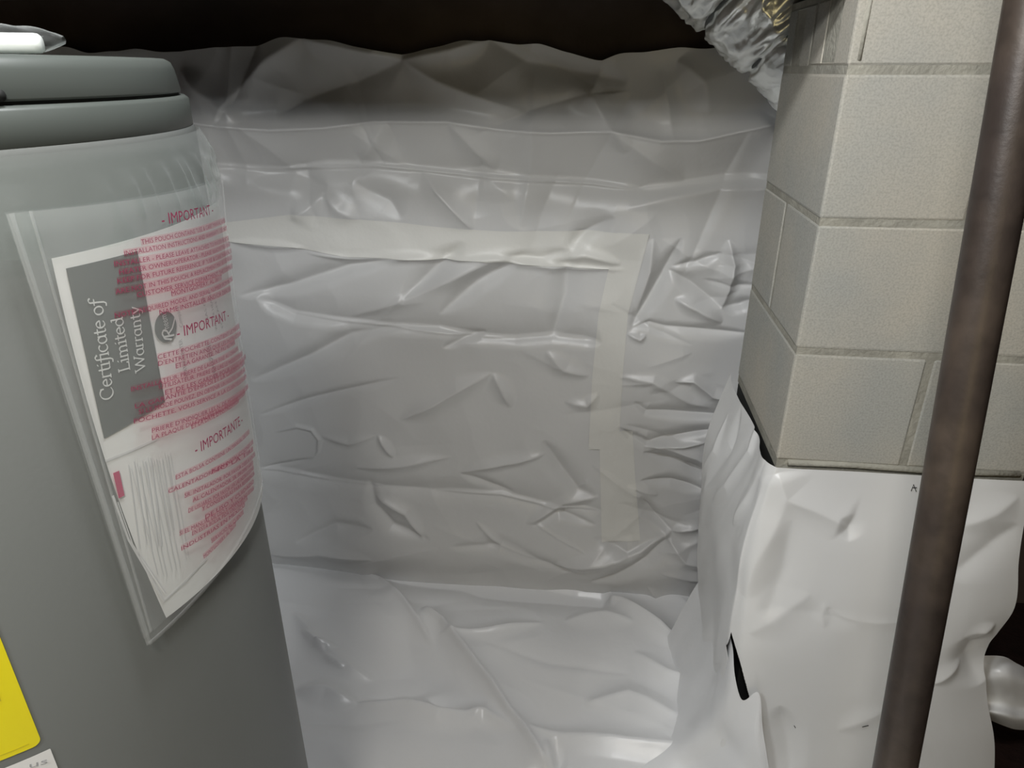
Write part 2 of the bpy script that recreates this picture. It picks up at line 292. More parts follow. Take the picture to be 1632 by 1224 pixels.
 ('f', [(-0.3449, 1.3566), (-0.2864, 1.2939), (-0.2415, 1.2485)], 0.007, 0.05, 0.04, 0.004, 1.4, 0.42),
 ('f', [(0.0296, 1.3432), (0.1276, 1.2779), (0.2041, 1.2296)], 0.007, 0.05, 0.05, 0.004, 1.4, 0.42),
 ('f', [(-0.679, 1.1843), (-0.7248, 1.1446), (-0.7697, 1.1199)], 0.006, 0.04, 0.035, 0.004, 1.4, 0.42),
 ('f', [(-0.679, 1.1843), (-0.6423, 1.1463), (-0.5954, 1.1238)], 0.005, 0.035, 0.03, 0.004, 1.4, 0.42),
 ('f', [(-0.8631, 1.2195), (-0.7631, 1.2287), (-0.669, 1.1998)], -0.005, 0.035, 0.035, 0.006, 1.4, 0.42),
 ('f', [(-0.6027, 1.2161), (-0.5103, 1.1722), (-0.4814, 1.1264)], -0.004, 0.04, 0.04, 0.006, 1.4, 0.42),
 ('f', [(-0.4267, 1.2413), (-0.352, 1.1601), (-0.2982, 1.1073)], 0.006, 0.035, 0.045, 0.003, 1.4, 0.42),
 ('f', [(0.0486, 1.146), (-0.0253, 1.1062), (-0.0624, 1.0664)], -0.008, 0.035, 0.035, 0.004, 1.4, 0.42),
 ('f', [(0.0771, 1.169), (0.1639, 1.1928), (0.2918, 1.2168), (0.4053, 1.2188)], 0.006, 0.035, 0.03, 0.005, 1.4, 0.42),
 ('f', [(0.2096, 1.0999), (0.1732, 1.0021), (0.1334, 0.9191), (0.106, 0.8588)], -0.01, 0.028, 0.03, 0.003, 1.4, 0.42),
 ('f', [(0.1423, 1.0982), (0.1413, 1.0171), (0.1189, 0.9018)], 0.007, 0.025, 0.025, 0.003, 1.4, 0.42),
 ('f', [(0.3207, 1.0997), (0.3402, 1.0389), (0.3361, 0.9755), (0.3265, 0.9297)], 0.009, 0.022, 0.032, 0.0015, 1.2, 0.42),
 ('f', [(0.1886, 1.0185), (0.2434, 0.9884), (0.3269, 0.9265)], -0.009, 0.035, 0.025, 0.0015, 1.2, 0.42),
 ('f', [(0.1939, 1.0266), (0.2527, 1.0441), (0.31, 1.0659)], -0.005, 0.014, 0.018, 0.003, 1.4, 0.42),
 ('f', [(0.2091, 0.9467), (0.2655, 0.9241), (0.3313, 0.8901)], 0.008, 0.028, 0.028, 0.003, 1.4, 0.42),
 ('f', [(0.3269, 0.9265), (0.3715, 0.9363), (0.3995, 0.9536)], -0.006, 0.02, 0.02, 0.004, 1.4, 0.42),
 ('f', [(0.0983, 0.8551), (0.1523, 0.8795), (0.1926, 0.871), (0.3341, 0.8667), (0.4117, 0.865)], -0.005, 0.016, 0.026, 0.0012, 1.2, 0.42),
 ('f', [(0.0989, 0.8465), (0.1319, 0.8341), (0.1469, 0.8468)], 0.004, 0.012, 0.014, 0.002, 1.4, 0.42),
 ('f', [(0.2303, 0.7217), (0.2784, 0.7279), (0.3315, 0.687), (0.3565, 0.681), (0.4204, 0.6864)], 0.007, 0.02, 0.02, 0.0015, 1.2, 0.42),
 ('f', [(0.082, 0.7287), (0.1732, 0.7206), (0.2771, 0.6618), (0.328, 0.6461)], 0.005, 0.02, 0.025, 0.003, 1.4, 0.42),
 ('f', [(0.1286, 0.6535), (0.1641, 0.6272), (0.281, 0.6245), (0.4124, 0.6248)], -0.008, 0.03, 0.02, 0.0015, 1.2, 0.42),
 ('f', [(0.0916, 0.5748), (0.1276, 0.5477), (0.172, 0.5268), (0.255, 0.5499), (0.3201, 0.5696), (0.4082, 0.5942)], -0.009, 0.028, 0.022, 0.0018, 1.2, 0.42),
 ('f', [(0.1184, 0.5569), (0.1727, 0.5169), (0.2744, 0.5236), (0.3399, 0.5417)], 0.005, 0.012, 0.015, 0.0015, 1.4, 0.42),
 ('f', [(0.1657, 0.4965), (0.2626, 0.4709), (0.3342, 0.4414), (0.3875, 0.4248)], -0.009, 0.022, 0.025, 0.002, 1.4, 0.42),
 ('f', [(0.2243, 0.5144), (0.3118, 0.4904), (0.385, 0.4451)], 0.006, 0.018, 0.018, 0.002, 1.4, 0.42),
 ('f', [(0.1638, 0.4063), (0.2511, 0.4086), (0.3582, 0.3812)], -0.007, 0.02, 0.022, 0.0018, 1.2, 0.42),
 ('f', [(0.1676, 0.3561), (0.2179, 0.2845), (0.2659, 0.2489)], -0.007, 0.03, 0.03, 0.002, 1.4, 0.42),
 ('f', [(0.2659, 0.2489), (0.3534, 0.2673)], 0.006, 0.02, 0.025, 0.002, 1.4, 0.42),
 ('f', [(0.2659, 0.2489), (0.1803, 0.1853), (0.0716, 0.1433), (-0.0787, 0.1107)], 0.009, 0.04, 0.04, 0.002, 1.4, 0.42),
 ('f', [(0.2674, 0.2335), (0.2007, 0.1596), (0.1121, 0.093), (0.0381, 0.0549)], -0.008, 0.03, 0.03, 0.003, 1.4, 0.42),
 ('f', [(0.2494, 0.2319), (0.3097, 0.1695), (0.3841, 0.1534)], 0.006, 0.025, 0.025, 0.002, 1.4, 0.42),
 ('f', [(0.208, 0.0665), (0.2722, -0.0241), (0.3662, -0.0192)], 0.006, 0.03, 0.03, 0.002, 1.4, 0.42),
 ('f', [(0.0401, 0.2139), (0.144, 0.1775), (0.249, 0.2364)], -0.005, 0.025, 0.025, 0.003, 1.4, 0.42)]
# the part of the folds every wall sheet and tape shares: height towards the room over (x, z)
def wall_h(U, V):
    Hh = np.zeros_like(U)
    Hh += 0.028 * (vnoise(U, V, 0.45, 3) - 0.5) + 0.012 * (vnoise(U, V * 1.6, 0.2, 4) - 0.5)
    a = vnoise(U + 0.4 * V, V - 0.25 * U, 0.11, 5)
    Hh += 0.004 * (1 - np.abs(2 * a - 1))
    for kind, poly, amp, wu, wd, soft, pw, tp in WALL: crease(Hh, U, V, poly, amp * 2.7, wu, wd, soft, pw, tp)
    crumple(Hh, U, V, 34, 11, 0.16, 0.50, 0.006, 0.07, (-0.5, 0.9), (-1.1, 0.45, 0.05, 1.1))
    crumple(Hh, U, V, 36, 12, 0.12, 0.40, 0.012, 0.08, (0.3, 2.8), (-1.1, 0.45, 1.1, 1.55))
    crumple(Hh, U, V, 34, 13, 0.08, 0.25, 0.008, 0.035, (-0.7, 0.5), (0.1, 0.5, 0.1, 1.08))
    # the sheet bellies out above its foot and tucks back under
    return Hh + 0.032 * np.exp(-((V - 0.12) / 0.09) ** 2) + 0.012
def wall_sheet(name, x0, x1, z0, z1, off, m, edge=None, step=0.003, top=None):
    nu = int((x1 - x0) / step) + 1; nv = int((z1 - z0) / step) + 1
    U, V = np.meshgrid(np.linspace(x0, x1, nu), np.linspace(z0, z1, nv))
    if top is not None: V = z0 + (V - z0) * (top(U) - z0) / (z1 - z0)
    P = np.stack([U, WY - 0.02 - wall_h(U, V) - off, V], -1)
    mask = edge(U, V) if edge is not None else None
    return gridmesh(name, P, m, None, True, mask=mask)
TAPE_T = ([-1.5932, -0.9492, -0.7594, -0.5012, -0.3858, -0.2272, 0.0006, 0.1263], [1.0978, 1.1093, 1.1344, 1.1197, 1.1099, 1.1044, 1.11, 1.11])
TAPE_B = ([-1.6102, -0.958, -0.7706, -0.6294, -0.4549, -0.2919, -0.0782, 0.0875], [1.0464, 1.0601, 1.0503, 1.0295, 1.028, 1.0312, 1.0183, 1.0154])
TOP = ([-2.0, -1.4537, -1.1301, -0.9879, -0.8919, -0.752, -0.6831, -0.5729, -0.4562, -0.3536, -0.2529, -0.1401, 0.0002, 0.1089, 0.2159, 0.3735, 1.2], [1.53, 1.5197, 1.5093, 1.5063, 1.518, 1.5293, 1.5368, 1.5209, 1.5024, 1.5151, 1.5337, 1.5194, 1.4901, 1.5062, 1.5146, 1.5202, 1.53])
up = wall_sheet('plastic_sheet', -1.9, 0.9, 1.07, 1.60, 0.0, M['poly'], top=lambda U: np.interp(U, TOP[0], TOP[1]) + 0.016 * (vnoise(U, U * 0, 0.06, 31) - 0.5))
tag(up, 'white plastic sheet along the top of the wall, above the taped seam', 'plastic sheet')
SEAMV = ([0.1205, 0.1205, 0.1016, 0.054, 0.0502, 0.0663, 0.0932], [-0.1, 0.1982, 0.4143, 0.5725, 0.7954, 0.9825, 1.1092])
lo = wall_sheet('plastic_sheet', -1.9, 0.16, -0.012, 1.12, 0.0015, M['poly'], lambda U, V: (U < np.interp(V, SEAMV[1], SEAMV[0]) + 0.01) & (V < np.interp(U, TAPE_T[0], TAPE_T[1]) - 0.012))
tag(lo, 'large white plastic wall sheet between the water heater and the upright tape', 'plastic sheet')
def in_poly(U, V, poly):
    c = np.zeros(U.shape, bool)
    for (x0, y0), (x1, y1) in zip(poly, poly[1:] + poly[:1]):
        if y0 == y1: continue
        c ^= ((y0 > V) != (y1 > V)) & (U < (x1 - x0) * (V - y0) / (y1 - y0) + x0)
    return c
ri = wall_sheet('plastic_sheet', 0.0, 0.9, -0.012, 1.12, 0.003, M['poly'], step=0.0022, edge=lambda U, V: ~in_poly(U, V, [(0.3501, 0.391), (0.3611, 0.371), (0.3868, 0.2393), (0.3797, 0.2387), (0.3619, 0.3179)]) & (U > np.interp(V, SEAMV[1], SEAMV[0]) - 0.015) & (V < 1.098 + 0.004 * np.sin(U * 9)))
tag(ri, 'narrow crumpled white plastic wall sheet between the upright tape and the block pier', 'plastic sheet')
def tape_strip(name, L, Rr, off, parent, horizontal):
    """strip between two polylines in wall (x, z)"""
    L = np.array(L); Rr = np.array(Rr); n = 160; k = 24
    def res(p):
        l = np.r_[0, np.cumsum(np.hypot(*np.diff(p, axis=0).T))]; t = np.linspace(0, l[-1], n)
        return np.stack([np.interp(t, l, p[:, 0]), np.interp(t, l, p[:, 1])], -1)
    a, b = res(L), res(Rr); t = np.linspace(0, 1, k)[None, :, None]
    Q = a[:, None] * (1 - t) + b[:, None] * t
    U, V = Q[..., 0], Q[..., 1]
    P = np.stack([U, WY - 0.02 - wall_h(U, V) - off - 0.0006 * vnoise(U, V, 0.03, 8), V], -1)
    return gridmesh(name, P, M['tape'], parent, True)
for nm, a, b, off, hz in [('h', [(-1.5932, 1.0978), (-0.9492, 1.1093), (-0.7594, 1.1344), (-0.5012, 1.1197), (-0.3858, 1.1099), (-0.2272, 1.1044), (0.0006, 1.11), (0.1263, 1.11)], [(-1.6102, 1.0464), (-0.958, 1.0601), (-0.7706, 1.0503), (-0.6294, 1.0295), (-0.4549, 1.028), (-0.2919, 1.0312), (-0.0782, 1.0183), (0.0875, 1.0154)], 0.0035, 1), ('v', [(0.0568, 1.1113), (0.0432, 1.0299), (0.022, 0.898), (0.0143, 0.7216), (0.0141, 0.5025)], [(0.1323, 1.1102), (0.1201, 1.0323), (0.0968, 0.9009), (0.0938, 0.7256), (0.0977, 0.504)], 0.0045, 0), ('v', [(0.0411, 0.556), (0.0532, 0.3898), (0.0669, 0.1981)], [(0.1315, 0.5655), (0.1522, 0.3971), (0.1783, 0.2123)], 0.0055, 0)]:
    tape_strip('seam_tape', a, b, off, up if hz else ri, hz)

# ------------------------------------------------------------------ floor liner
FLOOR = [('f', [(-0.6807, 1.7267), (-0.6075, 1.6745), (-0.5122, 1.5727), (-0.4326, 1.4791), (-0.3837, 1.4228)], 0.0022, 0.008, 0.008, 0.001, 0.6, 0.15),
 ('f', [(-0.4503, 1.5533), (-0.3777, 1.5029), (-0.2961, 1.4056), (-0.2126, 1.3082), (-0.1536, 1.2276), (-0.1146, 1.1833), (-0.0423, 1.079)], 0.0028, 0.009, 0.009, 0.001, 0.6, 0.06),
 ('f', [(-0.3769, 1.4566), (-0.2383, 1.4825), (-0.0917, 1.5365)], 0.0014, 0.008, 0.008, 0.001, 0.6, 0.2),
 ('f', [(0.0687, 1.6792), (0.1338, 1.6486), (0.2205, 1.5657), (0.308, 1.4811)], 0.002, 0.008, 0.008, 0.001, 0.6, 0.1),
 ('f', [(-0.9871, 1.7546), (-0.8785, 1.7511), (-0.6371, 1.7194), (-0.4301, 1.7043), (-0.1729, 1.705), (0.0025, 1.677), (0.1063, 1.6726)], -0.016, 0.04, 0.09, 0.003, 1.3, 0.03),
 ('f', [(-0.6906, 1.7255), (-0.615, 1.6796), (-0.5173, 1.5775), (-0.4373, 1.4835), (-0.3837, 1.4228)], 0.009, 0.055, 0.05, 0.0015, 1.2, 0.42),
 ('f', [(-0.4503, 1.5533), (-0.3777, 1.5029), (-0.2961, 1.4056), (-0.2126, 1.3082), (-0.1536, 1.2276), (-0.1146, 1.1833), (-0.0423, 1.079)], 0.011, 0.055, 0.045, 0.0012, 1.2, 0.08),
 ('f', [(-0.3769, 1.4566), (-0.2383, 1.4825), (-0.0917, 1.5365)], 0.005, 0.035, 0.03, 0.0015, 1.2, 0.42),
 ('f', [(0.0687, 1.6792), (0.1338, 1.6486), (0.2205, 1.5657), (0.308, 1.4811)], 0.01, 0.06, 0.06, 0.0015, 1.2, 0.42),
 ('f', [(-0.5534, 1.2244), (-0.4056, 1.2187), (-0.3214, 1.1987), (-0.2156, 1.2222), (-0.1291, 1.1763)], 0.012, 0.035, 0.05, 0.002, 1.3, 0.42),
 ('f', [(-0.7064, 1.2341), (-0.6278, 1.2473), (-0.5377, 1.2263)], 0.009, 0.04, 0.04, 0.003, 1.4, 0.42),
 ('f', [(-0.115, 1.1868), (-0.0112, 1.171), (0.136, 1.1546), (0.2786, 1.1452), (0.4371, 1.1671)], 0.009, 0.04, 0.05, 0.0015, 1.2, 0.42),
 ('f', [(-0.0331, 1.1616), (-0.0141, 1.0823)], -0.006, 0.02, 0.02, 0.0015, 1.4, 0.42),
 ('f', [(-0.0552, 1.159), (-0.0352, 1.0798)], 0.004, 0.015, 0.015, 0.0015, 1.4, 0.42),
 ('f', [(-0.3672, 1.26), (-0.2788, 1.2223), (-0.2292, 1.2095)], -0.007, 0.04, 0.04, 0.004, 1.4, 0.42),
 ('f', [(0.1621, 1.4371), (0.2401, 1.3717), (0.3175, 1.3504), (0.3879, 1.3006)], 0.008, 0.055, 0.05, 0.003, 1.4, 0.42),
 ('f', [(-0.0298, 1.5563), (0.0781, 1.5817), (0.1669, 1.5545)], 0.007, 0.05, 0.06, 0.003, 1.4, 0.42),
 ('f', [(0.0313, 1.2587), (0.1405, 1.2905), (0.2585, 1.2307)], 0.007, 0.05, 0.05, 0.003, 1.4, 0.42),
 ('f', [(-0.8076, 1.4777), (-0.6956, 1.3816), (-0.5879, 1.3271), (-0.5121, 1.3041)], 0.008, 0.05, 0.04, 0.002, 1.4, 0.42),
 ('f', [(-0.7655, 1.4206), (-0.6663, 1.3509)], 0.005, 0.012, 0.012, 0.001, 1.4, 0.42),
 ('f', [(-0.7128, 1.3795), (-0.6401, 1.3766)], 0.005, 0.012, 0.012, 0.001, 1.4, 0.42),
 ('f', [(-0.6747, 1.3499), (-0.6032, 1.321)], 0.004, 0.01, 0.01, 0.001, 1.4, 0.42)]
def floor_h(U, V):
    Hh = 0.05 * (vnoise(U, V, 0.42, 21) - 0.5) + 0.02 * (vnoise(U, V, 0.17, 22) - 0.5)
    a = vnoise(U + 0.5 * V, V - 0.3 * U, 0.16, 23); Hh += 0.006 * (1 - np.abs(2 * a - 1))
    for kind, poly, amp, wu, wd, soft, pw, tp in FLOOR: crease(Hh, U, V, poly, amp * 2.6, wu, wd, soft, pw, tp)
    for cx, cy, rx, ry, am in [(-0.3322, 1.1096, 0.16, 0.1, 0.02), (-0.6854, 1.5049, 0.2, 0.15, 0.02), (-0.4385, 1.2817, 0.12, 0.06, -0.02), (-0.0581, 1.4336, 0.25, 0.18, 0.03), (0.2949, 1.2897, 0.2, 0.12, 0.02)]:
        Hh += am * np.exp(-((U - cx) / rx) ** 2 - ((V - cy) / ry) ** 2)
    crumple(Hh, U, V, 40, 24, 0.12, 0.45, 0.006, 0.07, (-1.2, 0.4), (-1.0, 0.4, 0.8, 1.75))
    # runs up against the wall foot and flattens out towards the room
    return np.maximum(Hh + 0.03, 0.002)
U, V = np.meshgrid(np.arange(-1.7, 0.86, 0.005), np.arange(-1.2, 1.765, 0.005))
fl = gridmesh('floor_liner', np.stack([U, V, floor_h(U, V) - 0.01], -1), M['poly_floor_lit'], None, True, mask=(U < 0.34) | (V < 0.955))
tag(fl, 'glossy white plastic liner spread in folds over the crawlspace floor', 'plastic sheet')

# ------------------------------------------------------------------ block pier
PX0, PX1, PY0, PY1 = 0.326, 0.722, 1.07, 1.437
pier = thing('block_pier', 'pale concrete block pier rising behind the rusty pipe', 'pier', (PX0, PY0, 0))
J = 0.005; CO = 0.2025
rng = random.Random(4)
def block(lo, hi, ends=False):
    """a block with slightly uneven worn arrises and a rough face"""
    bm = bmesh.new(); bmesh.ops.create_cube(bm, size=1)
    for v in bm.verts: v.co = Vector([lo[i] + (v.co[i] + 0.5) * (hi[i] - lo[i]) for i in range(3)])
    bmesh.ops.bevel(bm, geom=list(bm.edges), offset=0.004, segments=2, affect='EDGES', profile=0.5)
    for v in bm.verts: v.co += Vector([rng.uniform(-0.0004, 0.0004) for _ in range(3)])
    if ends:
        # sunk channel in the end face that looks to -x
        y0 = lo[1] + (hi[1] - lo[1]) * 0.32; y1 = lo[1] + (hi[1] - lo[1]) * 0.68
        bmesh.ops.bisect_plane(bm, geom=list(bm.verts) + list(bm.edges) + list(bm.faces), plane_co=(0, y0, 0), plane_no=(0, 1, 0))
        bmesh.ops.bisect_plane(bm, geom=list(bm.verts) + list(bm.edges) + list(bm.faces), plane_co=(0, y1, 0), plane_no=(0, 1, 0))
        fs = [f for f in bm.faces if f.normal.x < -0.9 and y0 < f.calc_center_median().y < y1]
        r = bmesh.ops.inset_region(bm, faces=fs, thickness=0.006, depth=-0.012)
    me = bpy.data.meshes.new('concrete_block'); bm.to_mesh(me); bm.free()
    return link('concrete_block', me, M['block'], pier)
zb = 0.862
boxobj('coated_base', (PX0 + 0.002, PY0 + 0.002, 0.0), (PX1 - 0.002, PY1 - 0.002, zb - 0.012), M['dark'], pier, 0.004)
for k in range(0, 4):
    z0 = zb + k * CO + J; z1 = zb + (k + 1) * CO - J
    if z0 < 0: z0 = 0.01
    if k == 3: z1 = 1.565
    if k % 2 == 0:   # long sides to the left, ends to the front
        xm = 0.530
        for a, b in ((PX0, xm - J), (xm + J, PX1)): block((a, PY0, z0), (b, PY1, z1))
    else:            # long faces to the front
        ym = 1.265
        for a, b in ((PY0, ym - J), (ym + J, PY1)): block((PX0, a, z0), (PX1, b, z1), ends=(k in (3,)))
V_ = []; bm = bmesh.new()
bmesh.ops.create_cube(bm, size=1)
for v in bm.verts: v.co = Vector((PX0 + 0.0015 + (v.co.x + .5) * (PX1 - PX0 - 0.003), PY0 + 0.0015 + (v.co.y + .5) * (PY1 - PY0 - 0.003), zb - 0.012 + (v.co.z + .5) * (1.574 - zb + 0.012)))
me = bpy.data.meshes.new('mortar'); bm.to_mesh(me); bm.free(); link('mortar', me, M['mortar'], pier)
# smeared mortar ribs left on the faces
def smear(pts, r):
    tube('mortar_smear', pts, r, M['mortar'], pier, 8)
zc_ = zb + CO
smear([(PX0 + 0.014, PY0 + 0.001, zb + 3 * CO + 0.012), (PX0 + 0.014, PY0 + 0.001, 1.564)], 0.003)
smear([(PX0 + 0.02, PY0 + 0.001, zb), (0.45, PY0 + 0.001, zb + 0.002), (0.6, PY0 + 0.001, zb - 0.001), (PX1 - 0.01, PY0 + 0.001, zb + 0.004)], 0.006)

# ------------------------------------------------------------------ plastic wrapped round the foot of the pier
def catmull(A, n):
    """resample control points along axis 0"""
    A = np.asarray(A, float); k = len(A); t = np.linspace(0, k - 1, n); i = np.clip(np.floor(t).astype(int), 0, k - 2); f = (t - i)
    p0 = A[np.clip(i - 1, 0, k - 1)]; p1 = A[i]; p2 = A[i + 1]; p3 = A[np.clip(i + 2, 0, k - 1)]
    f = f.reshape((-1,) + (1,) * (A.ndim - 1))
    return 0.5 * ((2 * p1) + (p2 - p0) * f + (2 * p0 - 5 * p1 + 4 * p2 - p3) * f ** 2 + (3 * p1 - p0 - 3 * p2 + p3) * f ** 3)
def loft(ctrl, nr, nc):
    G = catmull(np.array(ctrl), nr)                       # rows
    return np.swapaxes(catmull(np.swapaxes(G, 0, 1), nc), 0, 1)
def normals(P):
    du = np.gradient(P, axis=1); dv = np.gradient(P, axis=0); n = np.cross(du, dv); return n / (np.linalg.norm(n, axis=-1, keepdims=True) + 1e-9)
WRAP = [[(0.316, 1.46, 0.858), (0.309, 1.36, 0.858), (0.319, 1.2, 0.858), (0.309, 1.1, 0.858), (0.321, 1.063, 0.858), (0.345, 1.058, 0.858), (0.45, 1.06, 0.858), (0.56, 1.06, 0.858), (0.66, 1.06, 0.858), (0.726, 1.062, 0.858)],
 [(0.3, 1.46, 0.79), (0.303, 1.36, 0.79), (0.306, 1.22, 0.79), (0.304, 1.09, 0.79), (0.308, 1.058, 0.79), (0.335, 1.05, 0.79), (0.45, 1.055, 0.79), (0.56, 1.055, 0.79), (0.66, 1.056, 0.79), (0.738, 1.062, 0.79)],
 [(0.285, 1.46, 0.7), (0.288, 1.36, 0.7), (0.29, 1.22, 0.7), (0.292, 1.08, 0.7), (0.298, 1.055, 0.7), (0.33, 1.04, 0.7), (0.45, 1.04, 0.7), (0.56, 1.045, 0.7), (0.67, 1.05, 0.7), (0.752, 1.062, 0.7)],
 [(0.285, 1.46, 0.6), (0.282, 1.36, 0.6), (0.284, 1.22, 0.6), (0.288, 1.08, 0.6), (0.296, 1.05, 0.6), (0.33, 1.032, 0.6), (0.45, 1.03, 0.6), (0.56, 1.035, 0.6), (0.68, 1.045, 0.6), (0.772, 1.062, 0.6)],
 [(0.29, 1.46, 0.5), (0.288, 1.36, 0.5), (0.29, 1.22, 0.5), (0.292, 1.08, 0.5), (0.3, 1.048, 0.5), (0.335, 1.028, 0.5), (0.45, 1.025, 0.5), (0.57, 1.03, 0.5), (0.68, 1.042, 0.5), (0.76, 1.066, 0.5)],
 [(0.3, 1.46, 0.38), (0.3, 1.36, 0.38), (0.3, 1.22, 0.38), (0.302, 1.08, 0.38), (0.312, 1.05, 0.38), (0.345, 1.03, 0.38), (0.46, 1.022, 0.38), (0.58, 1.025, 0.38), (0.69, 1.038, 0.38), (0.785, 1.064, 0.38)],
 [(0.31, 1.46, 0.25), (0.31, 1.36, 0.25), (0.31, 1.22, 0.25), (0.312, 1.09, 0.25), (0.325, 1.055, 0.25), (0.36, 1.035, 0.25), (0.47, 1.02, 0.25), (0.6, 1.022, 0.25), (0.71, 1.035, 0.25), (0.83, 1.058, 0.25)],
 [(0.31, 1.46, 0.02), (0.31, 1.36, 0.02), (0.31, 1.22, 0.02), (0.312, 1.09, 0.02), (0.325, 1.055, 0.02), (0.37, 1.035, 0.02), (0.48, 1.01, 0.02), (0.61, 1.01, 0.02), (0.73, 1.025, 0.02), (0.88, 1.04, 0.02)]]
WF = [('f', [(0.3282, 0.848), (0.3476, 0.802), (0.398, 0.7832), (0.4597, 0.7547)], 0.009, 0.045, 0.028, 0.002, 1.2, 0.12),
 ('f', [(0.4412, 0.7713), (0.4607, 0.7548), (0.4616, 0.7287)], -0.006, 0.02, 0.02, 0.003, 1.4, 0.42),
 ('f', [(0.3242, 0.567), (0.3664, 0.5832), (0.4334, 0.5785), (0.5023, 0.5608)], -0.003, 0.03, 0.04, 0.006, 1.4, 0.42),
 ('f', [(0.4487, 0.5476), (0.4419, 0.5735), (0.4438, 0.5941), (0.455, 0.5924)], 0.002, 0.014, 0.016, 0.0012, 1.2, 0.42),
 ('f', [(0.4555, 0.5895), (0.4776, 0.5758), (0.5118, 0.5678), (0.5448, 0.5654), (0.5916, 0.5734)], 0.002, 0.016, 0.024, 0.0012, 1.2, 0.42),
 ('f', [(0.3195, 0.5182), (0.3686, 0.5687), (0.4158, 0.6172)], 0.005, 0.04, 0.04, 0.004, 1.4, 0.42),
 ('f', [(0.7164, 0.8284), (0.6852, 0.7952), (0.6339, 0.7657)], 0.006, 0.035, 0.035, 0.004, 1.4, 0.42),
 ('f', [(0.7318, 0.774), (0.6858, 0.7185), (0.638, 0.6671)], -0.008, 0.045, 0.045, 0.006, 1.4, 0.42),
 ('f', [(0.714, 0.4749), (0.6899, 0.4533), (0.6625, 0.4293)], 0.006, 0.022, 0.03, 0.002, 1.4, 0.42),
 ('f', [(0.7251, 0.5486), (0.7246, 0.4885), (0.7654, 0.4153)], -0.014, 0.045, 0.045, 0.008, 1.4, 0.42),
 ('f', [(0.7469, 0.5657), (0.7303, 0.5492), (0.7223, 0.5186)], 0.006, 0.022, 0.022, 0.004, 1.4, 0.42),
 ('f', [(0.5174, 0.2985), (0.5585, 0.33), (0.5969, 0.3688)], 0.004, 0.03, 0.03, 0.004, 1.4, 0.42),
 ('f', [(0.349, 0.7996), (0.333, 0.7334), (0.3108, 0.6634), (0.3041, 0.5914)], 0.007, 0.04, 0.045, 0.004, 1.4, 0.42),
 ('f', [(0.3601, 0.762), (0.3642, 0.6684), (0.3432, 0.5511)], -0.006, 0.04, 0.04, 0.006, 1.4, 0.42),
 ('f', [(0.4017, 0.3513), (0.4265, 0.2681), (0.4504, 0.1543)], -0.01, 0.03, 0.04, 0.006, 1.4, 0.42)]
WL = [('f', [(1.1075, 0.9093), (1.081, 0.85), (1.1055, 0.7566), (1.1396, 0.68)], 0.014, 0.022, 0.026, 0.002, 1.2, 0.42),
 ('f', [(1.0302, 0.8802), (1.0171, 0.8279), (1.0498, 0.7548), (1.1044, 0.6742)], -0.01, 0.022, 0.022, 0.003, 1.4, 0.42),
 ('f', [(1.1995, 0.8874), (1.1794, 0.8187), (1.2291, 0.7112), (1.3107, 0.6195)], 0.01, 0.026, 0.026, 0.003, 1.4, 0.42),
 ('f', [(1.2992, 0.8515), (1.2958, 0.7524), (1.3851, 0.6036)], -0.009, 0.026, 0.026, 0.004, 1.4, 0.42),
 ('f', [(1.3709, 0.8015), (1.3662, 0.7122), (1.4576, 0.5745)], 0.007, 0.022, 0.022, 0.003, 1.4, 0.42)]
P = loft(WRAP, 320, 460)
N = normals(P); 
if N[60, 200, 1] > 0: N = -N
Hh = np.zeros(P.shape[:2])
front = P[..., 1] < 1.10
Ux, Uz, Uy = P[..., 0], P[..., 2], P[..., 1]
h1 = np.zeros_like(Hh); h2 = np.zeros_like(Hh)
for kind, poly, amp, wu, wd, soft, pw, tp in WF: crease(h1, Ux, Uz, poly, amp, wu, wd, soft, pw, tp)
for kind, poly, amp, wu, wd, soft, pw, tp in WL: crease(h2, Uy, Uz, poly, amp, wu, wd, soft, pw, tp)
h2 += 0.006 * (vnoise(Uy + 0.5 * Uz, Uz * 0.25, 0.05, 45) - 0.5) * np.clip((Uy - 1.08) / 0.05, 0, 1)
fk = np.clip((1.14 - Uy) / 0.06, 0, 1)
Hh = h1 * fk + h2 * (1 - fk) + 0.010 * (vnoise(Ux + Uy, Uz, 0.16, 41) - 0.5) * np.clip((0.85 - Uz) / 0.12, 0, 1)
P = P + N * Hh[..., None]
wrap = thing('pier_wrap', 'smooth white plastic wrapped around the foot of the block pier', 'plastic sheet', (0.5, 1.04, 0))
PW = P
gridmesh('front_sheet', P, M['poly_wrap'], wrap, True, mask=~(in_poly(P[..., 0], P[..., 2], [(0.2947, 0.497), (0.3161, 0.4394), (0.344, 0.3539), (0.3392, 0.3363), (0.3148, 0.3569), (0.2933, 0.4527)]) & (P[..., 1] < 1.12)))
